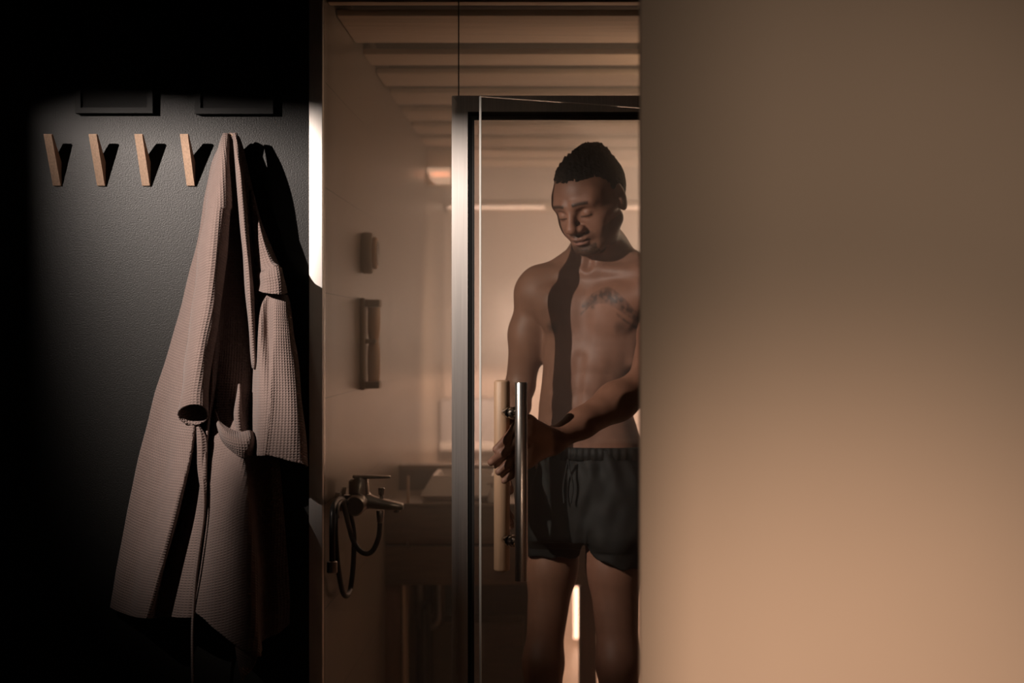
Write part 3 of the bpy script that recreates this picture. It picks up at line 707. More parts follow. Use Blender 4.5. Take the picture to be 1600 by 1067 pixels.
# his right arm, hanging
EL_R, WR_R = pt(813, 602, 3.945), pt(790, 712, 3.80)
B.chain([SR+np.array([.0, 0, -.01]), SR*.55+EL_R*.45+np.array([-.001, 0, 0]), EL_R], [.043, .0425, .034], k=.02)
B.ball(SR*.5+EL_R*.5+np.array([.0, -.012, .0]), (.034, .038, .060), k=.025, R=RT)
B.chain([EL_R, EL_R*.7+WR_R*.3, WR_R], [.033, .0325, .0225], k=.015)
HD = WR_R+np.array([-.006, -.03, -.085])
B.limb(WR_R, HD, .024, .030, k=.02, sq=((1, .3, 0), .55))
for j, (dy, ln_) in enumerate(((-.028, .062), (-.010, .072), (.008, .068), (.024, .055))):
    a0 = HD+np.array([-.002, dy, -.004]); a1 = a0+np.array([.006, -.010, -ln_*.5]); a2 = a1+np.array([.016, -.006, -ln_*.42])
    B.chain([a0, a1, a2], [.0095, .0088, .0075], k=.004)
a0 = WR_R+np.array([.0, -.040, -.040]); B.chain([WR_R+np.array([0, -.01, -.015]), a0, a0+np.array([.012, -.020, -.035])], [.014, .011, .009], k=.008)
# his left arm, reaching for the wooden handle
WL = np.array([-.006, 3.392, px2z(689, 3.392)]); EL_L = np.array([.192, 3.560, px2z(600, 3.56)])
B.chain([SL, SL*.5+EL_L*.5, EL_L], [.044, .043, .036], k=.02)
B.chain([EL_L, EL_L*.68+WL*.32, EL_L*.3+WL*.7, WL], [.038, .042, .031, .0245], k=.02, sq=((0, .5, 1), .94))
Hx, Hy = pw.x, pw.y       # wooden bar axis
kn = {}
def fp(ang, r, z): return np.array([Hx+r*math.cos(ang), Hy-r*math.sin(ang), z])
def hz_(py, Y=3.30): return px2z(py, Y)
R0 = .0160
fingers = [   # mcp py, pip py, dip py, tip py, radius, tip angle
    (660, 668, 687, 702, .0090, 2.02), (680, 690, 708, 722.5, .0092, 2.55), (702, 711, 725, 737, .0088, 1.80), (722, 732, 743, 751, .0078, 1.35)]
tips = []
for (m0, p0, d0_, t0, r, ta) in fingers:
    mc = np.array([Hx+.052, Hy+.004, hz_(m0)]); a = R0+r+.0005
    pp = fp(min(.62, ta*.30), a+.009, hz_(p0)); dp = fp(min(1.5, ta*.62), a+.002, hz_(d0_)); tt = fp(ta, a-.0005, hz_(t0)); kn[m0] = mc; tips.append((tt, r, dp))
    
    B.chain([mc, pp, dp, tt], [r+.0022, r+.0006, r, r*.86], k=.0035)
    B.ball(pp, r+.0016, k=.004)
mk = [np.array([Hx+.052, Hy+.004, hz_(f[0])]) for f in fingers]
for q in mk: B.limb(q, WL+(q-WL)*.12, .0115, .016, k=.014)
B.limb((mk[0]+mk[1])/2, WL, .017, .021, k=.02); B.limb((mk[2]+mk[3])/2, WL, .016, .020, k=.02)
B.chain([WL+np.array([-.012, .010, .012]), np.array([Hx+.040, Hy+.042, hz_(668)]), np.array([Hx+.014, Hy+.034, hz_(655)]), np.array([Hx-.008, Hy+.029, hz_(648)])], [.017, .0135, .0108, .009], k=.008)
# legs
HPR, HPL = pt(871, 790, 3.95), pt(955, 790, 3.88)
KR, KL = pt(849, 1040, 3.93), pt(966, 1040, 3.84)
AR, AL = np.array([KR[0]-.01, 4.00, .085]), np.array([KL[0]+.015, 3.90, .085])
B.chain([HPR, HPR*.6+KR*.4, KR+np.array([0, 0, .02]), KR], [.074, .0550, .041, .041], k=.03)
B.chain([HPL, HPL*.6+KL*.4, KL+np.array([0, 0, .02]), KL], [.076, .0590, .045, .045], k=.03)
for K_, A_ in ((KR, AR), (KL, AL)):
    B.ball(K_+np.array([-.005, -.022, .005]), (.032, .030, .040), k=.02)
    B.chain([K_, K_*.72+A_*.28+np.array([0, .012, 0]), K_*.3+A_*.7, A_], [.045, .049, .034, .030], k=.02)
    B.limb(A_, A_+np.array([0, .03, -.045]), .030, .026, k=.02)
    toe = A_+np.array([-.03, -.17, -.058]); B.limb(A_+np.array([0, .02, -.045]), toe, .036, .028, k=.02, sq=((0, 0, 1), .8))
    for j in range(5): B.limb(toe+np.array([(j-2)*.016, .02, 0]), toe+np.array([(j-2)*.017, -.028+abs(j-1)*.006, -.004]), .012, .0105, k=.004)
# ---- head, in its own frame: x to his left, y forward, z up
hy, hp, hr = math.radians(32), math.radians(27), math.radians(5)
fw = np.array([-math.sin(hy)*math.cos(hp), -math.cos(hy)*math.cos(hp), -math.sin(hp)])
rg = np.array([math.cos(hy), -math.sin(hy), 0]); up = np.cross(fw, rg)
up = up if up[2] > 0 else -up
rg, up = rg*math.cos(hr)+up*math.sin(hr), up*math.cos(hr)-rg*math.sin(hr)
RH = np.stack([rg, fw, up], 1)
ZS = .84
def h(x, y, z): return HC+RH@np.array([x, y, z*(ZS if z < 0 else 1)])
def hb(x, y, z, r, k=.01, mode='add'): B.ball(h(x, y, z), r, k, R=RH, mode=mode)
def hl(a, b, ra, rb, k=.008, mode='add'): B.limb(h(*a), h(*b), ra, rb, k, mode)
hb(0, -.014, .024, (.0745, .094, .083), .02)
hb(0, .040, .012, (.060, .052, .066), .03)
hb(0, .036, -.038, (.052, .047, .066), .03)
hl((-.048, .000, -.066), (-.022, .070, -.104), .017, .014, .03); hl((.048, .000, -.066), (.022, .070, -.104), .017, .014, .03)
hb(0, .076, -.106, (.022, .017, .017), .022)                        # chin
for s_ in (-1, 1):
    hl((s_*.050, .050, -.026), (s_*.062, .018, -.018), .012, .010, .022)      # cheekbone
    hb(s_*.036, .066, -.048, (.020, .016, .024), .02)
    hb(s_*.045, .056, .020, (.014, .016, .020), .02)
    hl((s_*.014, .092, .020), (s_*.046, .074, .019), .0085, .0075, .014)     # brow ridge
    hb(s_*.032, .094, -.004, (.017, .012, .012), .010, 'sub')               # socket
    hb(s_*.031, .0745, -.007, (.0150, .0150, .0135), .003)                   # lidded eye
    hl((s_*.019, .0855, -.0105), (s_*.043, .0780, -.0100), .0022, .0020, .002)   # lower lash edge of the upper lid
hl((0, .092, .010), (0, .114, -.030), .0072, .0100, .012)           # nose bridge
hb(0, .1135, -.036, (.0120, .0125, .0100), .008)
for s_ in (-1, 1):
    hb(s_*.0145, .1000, -.041, (.0095, .012, .0085), .006); hb(s_*.0080, .1040, -.0500, (.0048, .0065, .0040), .003, 'sub')
hb(0, .083, -.066, (.026, .018, .018), .014)                       # muzzle
hb(0, .0965, -.0705, (.0215, .0095, .0062), .004); hb(-.007, .1005, -.0680, (.0075, .0060, .0045), .004); hb(.007, .1005, -.0680, (.0075, .0060, .0045), .004)
hb(0, .0945, -.0835, (.0195, .0105, .0078), .004)
hl((-.022, .0960, -.0765), (.022, .0960, -.0765), .0016, .0016, .002, 'sub'); hl((-.012, .1055, -.0768), (.012, .1055, -.0768), .0022, .0022, .002, 'sub')
hl((0, .105, -.0545), (0, .105, -.0625), .0024, .0028, .004, 'sub')
hl((-.011, .0985, -.0955), (.011, .0985, -.0955), .0035, .0035, .010, 'sub')
for s_ in (-1, 1):     # ears
    hb(s_*.0745, -.010, -.012, (.0065, .0185, .0320), .006); hb(s_*.0740, -.006, -.034, (.007, .010, .011), .006)
    hb(s_*.0832, -.006, -.008, (.0055, .0100, .0190), .004, 'sub'); hl((s_*.080, .004, -.014), (s_*.079, .003, -.024), .004, .004, .004)
def tone(V):
    L = (V-HC)@RH; x, y, z = L[:, 0], L[:, 1], L[:, 2]; z = np.where(z < 0, z/ZS, z)
    base = np.array([.222, .102, .066]); c = np.tile(base, (len(V), 1))
    def mix(mask, colr):
        m = np.clip(mask, 0, 1)[:, None]; return c*(1-m)+np.array(colr)*m
    head = (np.abs(x) < .1) & (y > .03) & (z > -.14) & (z < .12)
    bn = .5+.5*smoothnoise(V, 900, 4)
    # beard, moustache, brows, lips, lashes
    brow = head*np.clip(1-np.abs(z-(.0225-.18*(np.abs(x)-.030)**1*(np.abs(x) > .03)))/.0052, 0, 1)**.5*((np.abs(x) > .011) & (np.abs(x) < .047) & (y > .064))
    c = mix(brow*.95, (.010, .007, .005))
    mous = head*np.clip(1-np.abs(z+.0600-.10*np.abs(x))/.0060, 0, 1)**.5*(np.abs(x) < .028)*(y > .078); c = mix(mous*.85, (.012, .008, .006))
    goat = head*(z < -.088)*(np.abs(x) < .032)*(y > .045)*np.clip((-z-.088)/.008, 0, 1); c = mix(goat*(.6+.3*bn), (.014, .009, .006))
    jaw = (y > -.02)*(y < .075)*(z < -.055-.25*np.clip(y, 0, 1)*0)*(np.abs(x) > .035)*(z > -.13); c = mix(jaw*.35, (.02, .012, .008))
    lip = head*np.clip(1-((x/.0225)**2+((z+.0770)/.0125)**2), 0, 1)**.4*(y > .090); lowlip = lip*(z < -.0765); c = mix(lip*.8, (.115, .048, .036)); c = mix(lowlip*.9, (.30, .140, .105))
    seam = head*(np.abs(z+.0767) < .0013)*(np.abs(x) < .024)*(y > .085); c = mix(seam*.9, (.02, .009, .006))
    lash = head*np.clip(1-np.abs(z+.0125)/.0026, 0, 1)**.4*((np.abs(x) > .018) & (np.abs(x) < .045))*(y > .068); c = mix(lash*.95, (.010, .006, .004))
    # nails
    for tt, r, dp in tips:
        d = np.linalg.norm(V-(tt+np.array([-.001, -r*.80, .001])), axis=1); c = mix(np.clip(1.6-d/.0052, 0, 1)*.9, (.42, .235, .175))
        d2 = np.linalg.norm(V-tt, axis=1); c = mix(np.clip(1.6-d2/(r*1.25), 0, 1)*.45, (.26, .125, .085))
    # areolas and the dark wing-shaped tattoo over his left breast
    for q in (tp(-.082, .102, 514), tp(.092, .102, 514)):
        d = np.linalg.norm(V-q, axis=1); c = mix(np.clip(1.5-d/.014, 0, 1)*.8, (.035, .017, .012))
    T = (V-C)@np.stack([tr, tf, tu], 1)
    front = (T[:, 1] > .05) & (V[:, 1] > 3.62); u = T[:, 0]; v = T[:, 2]
    arc = .060-6.0*(u-.060)**2-.35*np.clip(u-.060, 0, 1); th_ = .020*np.clip(1-((u-.075)/.082)**2, 0, 1)**.5
    band = np.clip(1-np.abs(v-arc+.004)/(th_+1e-4), 0, 1)**.3*(th_ > 0)
    tex = np.clip(.75+.7*smoothnoise(V, 420, 9), .5, 1)
    sw = np.clip(1-np.abs(v-(.012-.9*(u-.085)))/.007, 0, 1)*(u > .085)*(u < .150)
    tail = np.clip(1-np.abs(v-.030-.9*(u-.012))/.004, 0, 1)*(u > -.008)*(u < .03)
    rose = np.clip(1.3-np.hypot(u-.024, v-.028)/.007, 0, 1)*.8
    c = mix(front*np.clip(np.maximum(np.maximum(band, sw), np.maximum(tail, rose)), 0, 1)*tex*.85, (.018, .011, .010))
    vari = 1+.07*smoothnoise(V, 40, 2)+.04*smoothnoise(V, 200, 5)
    return c*vari[:, None]
m, nt, b = new_mat('dark brown skin')
at = N(nt, 'ShaderNodeAttribute', attribute_name='tone'); nt.links.new(at.outputs['Color'], b.inputs['Base Color'])
b.inputs['Roughness'].default_value = .52; b.inputs['Specular IOR Level'].default_value = .35
t2 = N(nt, 'ShaderNodeTexNoise'); t2.inputs['Scale'].default_value = 700; tc = N(nt, 'ShaderNodeTexCoord'); nt.links.new(tc.outputs['Object'], t2.inputs['Vector'])
bp = N(nt, 'ShaderNodeBump'); bp.inputs['Strength'].default_value = .25; bp.inputs['Distance'].default_value = .0006
nt.links.new(t2.outputs['Fac'], bp.inputs['Height']); nt.links.new(bp.outputs[0], b.inputs['Normal'])
M['skin'] = m
man = empty('person', ((AR[0]+AL[0])/2, 3.95, 0)); tagp(man, 'bare-chested person in dark shorts looking down, one hand on the wooden door handle', 'person')
body = field_obj('body', B, 'skin', tone=tone, smooth=1)
# ---- hair: short sides, taller rough top
M['hair'] = pbr('black tightly curled hair', (.010, .0075, .006), .85, spec=.2, bump=(900, .9, .002))
hg = .0022
Hf = Field(grid((HC[0]-.12, HC[0]+.12, hg)), grid((HC[1]-.14, HC[1]+.14, hg)), grid((HC[2]-.10, HC[2]+.18, hg)))
Hf.ball(h(0, -.017, .024), (.0765, .0950, .0850), .004, R=RH)
Hf.ball(h(0, -.006, .060), (.060, .078, .044), .018, R=RH)
Hf.ball(h(.008, -.034, .078), (.050, .050, .040), .006, R=RH)
Hf.ball(h(.004, .036, .067), (.042, .034, .024), .014, R=RH)
cut = lambda X, Y, Z: 0
def cutter(X, Y, Z):
    dx, dy, dz = X-HC[0], Y-HC[1], Z-HC[2]
    x = dx*RH[0, 0]+dy*RH[1, 0]+dz*RH[2, 0]; y = dx*RH[0, 1]+dy*RH[1, 1]+dz*RH[2, 1]; z = dx*RH[0, 2]+dy*RH[1, 2]+dz*RH[2, 2]
    line = np.where(y > .050, .054, np.where(y > .026, -.024+(y-.026)*3.25, np.where(y > .010, -.024, np.where(y > -.026, .012, -.058))))
    line = line+.10*np.clip(.03-np.abs(x), 0, .03)*0
    return z-line
Hf.apply(lambda X, Y, Z: cutter(X, Y, Z)*.7, (HC-1), (HC+1), .006, 'sub')
def hairpost(V):
    L = (V-HC)@RH; n = L/np.linalg.norm(L, axis=1)[:, None]; topw = np.clip((L[:, 2]-.060)/.035, 0, 1)
    a = .0006+.0028*topw; d = (smoothnoise(V, 420, 11)*.7+smoothnoise(V, 900, 12)*.5)*a
    return V+(n@RH.T)*d[:, None]
hair = field_obj('hair', Hf, 'hair', smooth=1, post=hairpost)
hair['label'] = 'short black curly hair, taller on top'
# ---- shorts
M['shorts'] = pbr('black nylon shorts', (.010, .0092, .0085), .65, spec=.2, noise=(6, .25, (1, 1, 1)), bump=(900, .2, .0004))
M['teal'] = pbr('dark blue side panel', (.018, .030, .040), .6)
G = Field(grid((-.13, .24, .0028)), grid((3.70, 4.12, .0030)), grid((.76, 1.14, .0028)))
def fold(u, v, Z, g):
    th_ = np.arctan2(v, u); f1 = np.sin(th_*19+Z*30)*.0035*np.clip(1-np.abs(Z-1.05)/.16, 0, 1)
    return f1+np.sin(th_*7+Z*24+1.2)*.0045+np.sin(th_*11-Z*38)*.003*np.clip(1.02-Z, 0, .2)*5
zt = px2z(698, TY)
G.loft([(zt, px2x(920, TY), TY+.01, .139, .100), (zt-.05, px2x(920, TY), TY+.015, .150, .108), (zt-.12, px2x(917, TY), TY+.02, .157, .114), (zt-.185, px2x(917, TY), TY+.02, .160, .114), (zt-.215, px2x(917, TY), TY+.02, .156, .110)], YAW, k=.01, p=2.1, fold=fold)
G.chain([HPR+np.array([0, 0, .03]), pt(870, 868, 3.945)+np.array([-.0, 0, .0])], [.092, .082], k=.04)
G.chain([HPL+np.array([.0, -.01, .03]), pt(962, 882, 3.87)], [.094, .094], k=.04)
G.apply(lambda X, Y, Z: (px2z(869, 3.93)+(X+.03)*-.42*np.clip((X-.045)*30, 0, 1)+.004*np.sin(X*90)-Z)*-1., (-1, 3, 0), (1, 5, 3), .003, 'sub') if False else None
def hem(X, Y, Z):
    xm = px2x(915, 3.9); zr_ = px2z(867, 3.92)+.002*np.sin(X*120)
    zl_ = px2z(862, 3.85)-.030*np.clip((X-xm)/.075, 0, 1.1)+.002*np.sin(X*110+1)
    return (np.where(X < xm, zr_, zl_)-Z)*-1
G.apply(lambda X, Y, Z: hem(X, Y, Z), (-1, 3, 0), (1, 5, 3), .002, 'inter')
w_ = G.win((-1, 3, 0), (1, 5, 3)); X_ = G.x[:, None, None]; Y_ = G.y[None, :, None]; Z_ = G.z[None, None, :]
G.F = np.maximum(G.F, -hem(X_, Y_, Z_).astype(np.float32))
for a_, b_, r0_, r1_ in ((HPR, pt(870, 900, 3.945), .064, .071), (HPL, pt(962, 910, 3.87), .066, .080)):     # open legs
    G.limb(a_+np.array([0, 0, -.05]), b_, r0_, r1_, k=.004, mode='sub')
G.ball(pt(914, 868, 3.88), (.006, .12, .030), k=.03, mode='sub')
G.F = np.maximum(G.F, (Z_-zt).astype(np.float32))
def shortpost(V):
    d = smoothnoise(V*np.array([1, 1, .35]), 75, 21)*.0035+smoothnoise(V*np.array([1, 1, .5]), 150, 22)*.0016
    c = np.array([px2x(914, TY), TY+.02]); n = V[:, :2]-c; n /= np.linalg.norm(n, axis=1)[:, None]+1e-9
    w2 = np.clip((zt-.01-V[:, 2])/.03, 0, 1); o = V.copy(); o[:, :2] += n*(d*w2)[:, None]; return o
shorts = field_obj('shorts', G, 'shorts', smooth=1, post=shortpost)
shorts['label'] = 'dark loose shorts'
# waistband ring and drawcord
m = MB(); ang = np.linspace(0, 2*math.pi, 181)[:-1]; vv = []; ff = []; prof = [(-.030, .000), (-.028, .004), (-.015, .0055), (-.002, .004), (0, .0), (-.004, -.005), (-.028, -.005)]
for i, a in enumerate(ang):
    for dz_, dr in prof:
        ca, sa = math.cos(a), math.sin(a); rr_ = 1/((abs(ca/.1415)**2.1+abs(sa/.1025)**2.1)**(1/2.1))+dr+.0022*math.sin(a*46)*(1 if dr > 0 else 0)
        q = np.array([px2x(920, TY), TY+.01, zt+.004+dz_])+tr*ca*rr_-tf*sa*rr_; vv.append(q)
npf = len(prof)
for i in range(180):
    for j in range(npf): ff.append((i*npf+j, ((i+1) % 180)*npf+j, ((i+1) % 180)*npf+(j+1) % npf, i*npf+(j+1) % npf))
wb = MB().add(vv, ff).build('waistband', 'shorts', auto=0)
cc = []
for sgn in (-1, 1):
    a0 = pt(919, 712, TY)+tf*.118
    pts_ = spline([a0, a0+tr*.006*sgn+np.array([0, 0, -.03]), a0+tr*.012*sgn+np.array([0, 0, -.065]), a0+tr*.008*sgn+tf*.004+np.array([0, 0, -.10])], 20)
    cc.append(MB().tube([Vector(p) for p in pts_], .0022, 8).build('drawcord', 'shorts'))
# blue strip down the outer seam
sv = []
for i, z in enumerate(np.linspace(zt-.05, px2z(864, 3.92), 14)):
    for a in np.linspace(-.32, .32, 7):
        aa = math.pi+a; ca, sa = math.cos(aa), math.sin(aa)
        t_ = i/13; c_ = np.array([px2x(916-3*t_, TY), TY+.02]); ra = .158+.006; rb_ = .120
        q = np.array([c_[0], c_[1], z])+tr*ca*ra+tf*(-sa)*rb_; sv.append(q)
sf = [(i*7+j, i*7+j+1, (i+1)*7+j+1, (i+1)*7+j) for i in range(13) for j in range(6)]
sk = obj('side_panel', sv, sf, 'teal', auto=0); sk['label'] = 'dark blue side panel'
md = sk.modifiers.new('t', 'SOLIDIFY'); md.thickness = .003
md = sk.modifiers.new('w', 'SHRINKWRAP'); md.target = shorts; md.offset = .0016; md.wrap_method = 'NEAREST_SURFACEPOINT'
adopt(man, body, hair, shorts)
wb.parent = shorts; wb.matrix_parent_inverse = Matrix.Identity(4)
for q in [wb, sk]+cc: q.parent = shorts; q.matrix_parent_inverse = (shorts.matrix_parent_inverse.inverted() @ Matrix.Identity(4)) if False else Matrix.Translation(-Vector(man.location)).inverted() @ Matrix.Translation(-Vector(man.location))
# ------------------------------------------------------------------ the robe hanging on the fifth hook
robe = empty('bathrobe', (px2x(358, WY), WY-.05, px2z(215, WY))); tagp(robe, 'taupe waffle-weave bathrobe hanging in folds from the last wooden hook', 'bathrobe')
def cloth(name, rows, nu=80, nv=None, closed=False, thick=.0032, wr=0.0012, seed=1, parent=None, uvo=(0, 0), jag=0):
    """rows of (px, py, d): d is the distance of the cloth from the wall"""
    R_ = np.array(rows, float); m, n = R_.shape[:2]
    W_ = np.zeros_like(R_)
    for i in range(m):
        for j in range(n): W_[i, j] = P(R_[i, j, 0], R_[i, j, 1], WY-R_[i, j, 2])
    nv = nv or m*14
    if closed: W_ = np.concatenate([W_, W_[:, :1]], 1)
    A = np.stack([spline(W_[i], nu) for i in range(m)])           # along the section
    G_ = np.stack([spline(A[:, j], nv) for j in range(nu)], 1)    # down the length
    if wr:
        ds = smoothnoise(G_.reshape(-1, 3)*np.array([1, 1, .35]), 110, seed).reshape(nv, nu)*wr
        du = np.gradient(G_, axis=1); dv = np.gradient(G_, axis=0); nn = np.cross(du, dv); nn /= np.linalg.norm(nn, axis=2)[:, :, None]+1e-9
        if closed: ds[:, -1] = ds[:, 0]
        G_ = G_+nn*ds[:, :, None]
    su = np.concatenate([[0], np.cumsum(np.linalg.norm(np.diff(G_[nv//2], axis=0), axis=1))]); 
    U = np.zeros((nv, nu)); V_ = np.zeros((nv, nu))
    seg = np.linalg.norm(np.diff(G_, axis=1), axis=2); U[:, 1:] = np.cumsum(seg, 1); U -= U[:, nu//2][:, None]
    U = U*.35+.65*(su-su[nu//2])[None, :]
    seg = np.linalg.norm(np.diff(G_, axis=0), axis=2); V_[1:] = np.cumsum(seg, 0)
    uv = np.stack([U+uvo[0], V_+uvo[1]], 2).reshape(-1, 2)
    f = [(i*nu+j, (i+1)*nu+j, (i+1)*nu+j+1, i*nu+j+1) for i in range(nv-1) for j in range(nu-1)]
    o = obj(name, G_.reshape(-1, 3), f, 'robe', auto=0, uvs=uv)
    md = o.modifiers.new('cloth', 'SOLIDIFY'); md.thickness = thick; md.offset = 0
    adopt(robe, o); return o
ys = [212, 250, 300, 380, 460, 540, 620, 700, 780, 860, 920]
cx = [
 [352, 333, 322, 308, 287, 267, 243, 222, 203, 187, 177],
 [353, 338, 330, 320, 303, 288, 270, 260, 243, 222, 208],
 [354, 343, 338, 333, 324, 314, 306, 299, 279, 258, 243],
 [355, 346, 342, 338, 330, 321, 313, 304, 284, 262, 248],
 [356, 349, 346, 343, 336, 328, 320, 311, 300, 276, 260],
 [357, 352, 350, 348, 342, 336, 330, 321, 318, 311, 303],
 [359, 355, 354, 353, 347, 342, 335, 326, 321, 314, 306],
 [361, 358, 358, 358, 353, 348, 342, 336, 325, 315, 308],
 [363, 362, 363, 366, 364, 362, 360, 360, 355, 350, 348],
 [366, 366, 369, 374, 376, 378, 378, 379, 389, 395, 398],
 [369, 372, 377, 385, 390, 394, 396, 395, 401, 407, 410],
 [371, 379, 387, 400, 409, 414, 418, 422, 428, 432, 434],
 [373, 385, 394, 410, 420, 426, 430, 434, 442, 448, 452]]
cd = [
 [.060, .030, .015, .012, .012, .014, .016, .018, .020, .022, .022],
 [.066, .045, .035, .030, .035, .045, .052, .058, .060, .060, .058],
 [.070, .055, .045, .045, .055, .075, .095, .120, .135, .130, .120],
 [.070, .055, .040, .035, .035, .035, .035, .035, .035, .035, .035],
 [.070, .055, .040, .035, .035, .035, .038, .042, .048, .050, .050],
 [.070, .055, .040, .035, .035, .040, .065, .100, .115, .115, .110],
 [.072, .055, .040, .032, .030, .030, .030, .030, .032, .034, .034],
 [.073, .058, .040, .030, .028, .028, .040, .080, .098, .100, .100],
 [.074, .062, .045, .032, .030, .030, .050, .115, .165, .172, .172],
 [.074, .062, .045, .032, .030, .030, .045, .125, .190, .205, .205],
 [.072, .055, .038, .028, .024, .022, .022, .030, .032, .034, .034],
 [.068, .045, .030, .024, .022, .022, .022, .024, .026, .028, .028],
 [.060, .030, .015, .012, .012, .012, .012, .014, .016, .018, .018]]
rows = [[(cx[c][r], ys[r]+(0 if r > 0 else (2 if c in (0, 12) else 0)), cd[c][r]) for c in range(13)] for r in range(len(ys))]
hem = [(172, 949), (203, 962), (230, 966), (242, 965), (250, 964), (299, 964), (302, 955), (304, 953), (350, 994), (403, 1026), (410, 1002), (434, 990), (452, 975)]
hd = [.022, .062, .115, .035, .050, .105, .034, .098, .172, .205, .060, .040, .020]
rows.append([(hem[c][0], hem[c][1], hd[c]) for c in range(13)])
cloth('robe_body', rows, nu=300, nv=360, seed=3, wr=.0016)
# hem band stitched up: turned corner of the front panel
cloth('hem_corner', [[(368, 1009, .182), (385, 1017, .194), (402, 1026, .204)], [(371, 1030, .184), (384, 1037, .194), (395, 1043, .200)], [(376, 1061, .188), (378, 1062, .190), (380, 1061, .188)]], nu=30, nv=40, wr=.0006)
def tube_rows(spec, n=16, peak=.55, front_y=0, back_y=0):
    """spec rows: (y, xL, xR, d_back, d_front[, y_front, y_back])"""
    out = []
    for s_ in spec:
        y_, xl, xr, db, df = s_[:5]; yf, yb = (s_[5], s_[6]) if len(s_) > 5 else (y_, y_); row_ = []
        for j in range(n):
            a = 2*math.pi*j/n; x = (xl+xr)/2-(xr-xl)/2*math.cos(a); sn = math.sin(a)
            x += (xr-xl)*(peak-.5)*max(sn, 0)*.5
            if sn >= 0: d = (db*.7+df*.3)+(df-(db*.7+df*.3))*sn; yy = (yf+yb)/2+(yf-yb)/2*sn
            else: d = (db*.7+df*.3)+((db*.7+df*.3)-db)*sn; yy = (yf+yb)/2+(yf-yb)/2*sn
            row_.append((x, yy, d))
        out.append(row_)
    return out
# sleeve on the left, narrowing upwards to the gathered shoulder
cloth('sleeve', tube_rows([(209, 350, 356, .070, .080), (228, 343, 357, .068, .098), (255, 336, 358, .062, .118), (290, 328, 359, .058, .135), (322, 322, 360, .056, .146), (330, 321, 358, .056, .150),
    (380, 313, 355, .058, .156), (460, 303, 346, .060, .156), (540, 293, 334, .080, .160), (600, 285, 326, .098, .162), (632, 278, 325, .108, .165, 632, 664)]), nu=120, nv=260, closed=True, seed=5, wr=.0014)
# shoulder ribs: second fold in front of the hook, then the collar band
cloth('collar', tube_rows([(208, 364, 370, .078, .092), (235, 366, 374, .080, .112), (280, 370, 380, .080, .128), (330, 374, 385, .078, .134), (390, 379, 390, .072, .134), (450, 384, 395, .066, .128),
    (510, 389, 398, .060, .116), (560, 393, 400, .055, .100), (575, 395, 400, .052, .085)], n=12), nu=60, nv=220, closed=True, seed=6, wr=.0006)
cloth('collar', tube_rows([(600, 373, 375, .060, .085), (620, 370, 376, .062, .098), (645, 366, 377, .064, .108), (668, 368, 379, .064, .108), (690, 372, 382, .064, .10)], n=12), nu=50, nv=80, closed=True, seed=7, wr=.0004)
# right sleeve: upper part, folded elbow and lower part with cuff
cloth('sleeve', [
    [(391, 296, .070), (391.5, 297, .078), (392, 297, .080), (392.5, 297, .078), (393, 296, .070)],
    [(391, 330, .066), (394, 330, .088), (397, 330, .094), (400, 330, .090), (403, 330, .060)],
    [(394, 370, .060), (399, 370, .096), (405, 370, .104), (412, 370, .098), (417, 371, .055)],
    [(400, 410, .055), (406, 410, .104), (416, 409, .112), (426, 408, .104), (433, 411, .050)],
    [(403, 432, .055), (410, 424, .112), (422, 420, .122), (435, 416, .112), (440, 430, .050)]], nu=70, nv=120, seed=8, wr=.001)
cloth('elbow_fold', [
    [(406, 424, .090), (414, 422, .118), (424, 419, .126), (434, 416, .122), (441, 418, .080)],
    [(403, 430, .088), (412, 430, .128), (424, 430, .136), (437, 430, .130), (443, 432, .078)],
    [(405, 442, .088), (413, 444, .130), (426, 444, .138), (439, 444, .130), (446, 446, .076)],
    [(403, 453, .090), (412, 457, .132), (426, 459, .140), (440, 460, .130), (448, 458, .076)]], nu=60, nv=60, seed=9, wr=.0014)
cloth('sleeve', [
    [(414, 459, .040), (416, 460, .085), (424, 461, .090), (434, 461, .092), (446, 461, .082), (448, 461, .030)],
    [(403, 480, .040), (408, 478, .098), (420, 476, .096), (431, 475, .116), (449, 475, .100), (452, 476, .030)],
    [(400, 520, .038), (406, 520, .108), (420, 520, .098), (430, 520, .124), (455, 520, .104), (458, 520, .028)],
    [(397, 560, .036), (406, 560, .116), (421, 560, .116), (428, 560, .130), (460, 560, .106), (464, 560, .026)],
    [(394, 620, .036), (406, 620, .132), (422, 620, .148), (427, 620, .148), (466, 620, .124), (470, 620, .030)],
    [(393, 665, .036), (405, 665, .144), (419, 665, .162), (424, 665, .160), (470, 668, .138), (474, 668, .026)],
    [(396, 700, .036), (404, 705, .150), (415, 707, .170), (420, 707, .169), (473, 719, .150), (478, 722, .026)],
    [(399, 711, .036), (404, 712, .150), (414, 710, .171), (419, 709, .170), (474, 724, .152), (479, 730, .026)]], nu=130, nv=220, seed=10, wr=.0013)
# hollow of the hanging pocket / folded front edge
cloth('front_fold', [
    [(336, 638, .090), (344, 658, .110), (357, 669, .122), (374, 675, .126), (390, 672, .122), (396, 676, .080)],
    [(338, 652, .104), (346, 668, .132), (359, 681, .150), (376, 687, .158), (393, 684, .146), (402, 686, .070)],
    [(339, 664, .108), (347, 681, .134), (361, 694, .154), (378, 701, .160), (394, 697, .146), (404, 696, .065)],
    [(341, 672, .104), (348, 689, .124), (363, 704, .140), (378, 714, .146), (392, 712, .130), (400, 709, .060)]], nu=90, nv=60, seed=11, wr=.0010)
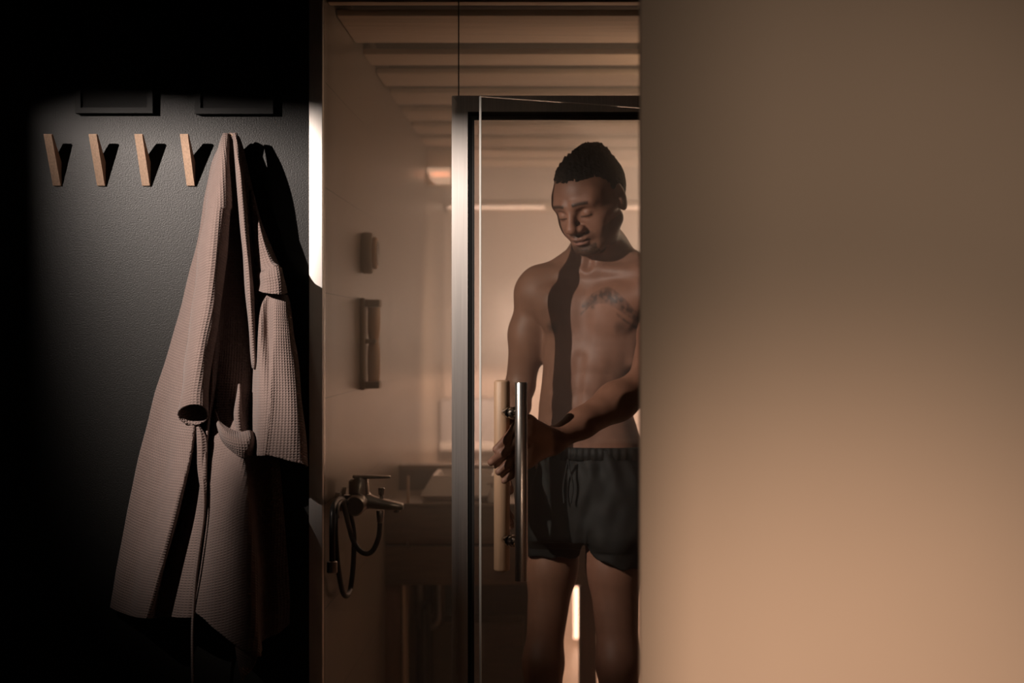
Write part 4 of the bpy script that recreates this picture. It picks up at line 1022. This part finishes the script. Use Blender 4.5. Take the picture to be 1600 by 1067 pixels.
# belt end hanging down past the hem
cloth('belt', [[(306.5, 660, .100), (308, 661, .103), (309.5, 662, .100)], [(308, 682, .102), (314, 684, .106), (323, 688, .098)], [(309, 730, .104), (315, 730, .108), (323, 730, .100)],
    [(314, 770, .120), (318, 770, .124), (322, 770, .118)], [(315, 810, .124), (317.5, 810, .128), (319.5, 810, .124)], [(307, 870, .124), (309.5, 870, .128), (311.5, 870, .124)], [(303, 910, .120), (305, 910, .124), (307, 910, .120)],
    [(299.5, 980, .104), (301, 980, .107), (302.5, 980, .104)], [(299.5, 1040, .104), (301, 1040, .107), (302.5, 1040, .104)], [(301, 1110, .104), (302.5, 1110, .107), (304, 1110, .104)]], nu=14, nv=220, wr=0)
m = MB(); m.tube([Vector(p) for p in spline([P(353, 214, WY-.078), P(356, 210.5, WY-.070), P(360, 208.5, WY-.066), P(365, 210.5, WY-.070), P(368, 214, WY-.078)], 30)], .0022, 10)
adopt(robe, m.build('hanging_loop', 'robe'))
# ------------------------------------------------------------------ steam
def steam_box(name, x0, x1, y0, y1, z0, z1, dens, label):
    m, nt, b = new_mat(name); nt.nodes.remove(b)
    vs = N(nt, 'ShaderNodeVolumeScatter'); vs.inputs['Color'].default_value = (1, .93, .88, 1); vs.inputs['Density'].default_value = dens
    vs.inputs['Anisotropy'].default_value = .35
    nt.links.new(vs.outputs[0], nt.nodes['Material Output'].inputs['Volume'])
    o = MB().box(x0, x1, y0, y1, z0, z1).build('steam', m, smooth=False)
    tagp(o, label, 'steam', kind='stuff'); return o
steam_box('steam haze', XJ1+.002, 2.2, 3.8005, 7.4, 1.2505, 2.09, .48, 'dense upper haze of steam filling the room behind the glass')
steam_box('steam haze', XJ1+.002, 2.2, 3.8005, 7.4, .9005, 1.25, .22, 'middle layer of steam haze behind the glass at hip height')
steam_box('steam haze', XJ1+.002, 2.2, WY+.062, 7.4, .02, .90, .10, 'thin low haze of steam near the floor behind the glass')
steam_box('steam haze', XJ1+.002, 2.2, WY+.062, 3.80, 1.1205, 2.09, .95, 'thick drifting steam close behind the glass front')
steam_box('steam haze', XJ1+.002, 2.2, WY+.062, 3.80, .9005, 1.12, .35, 'lighter steam close behind the glass front at hip height')
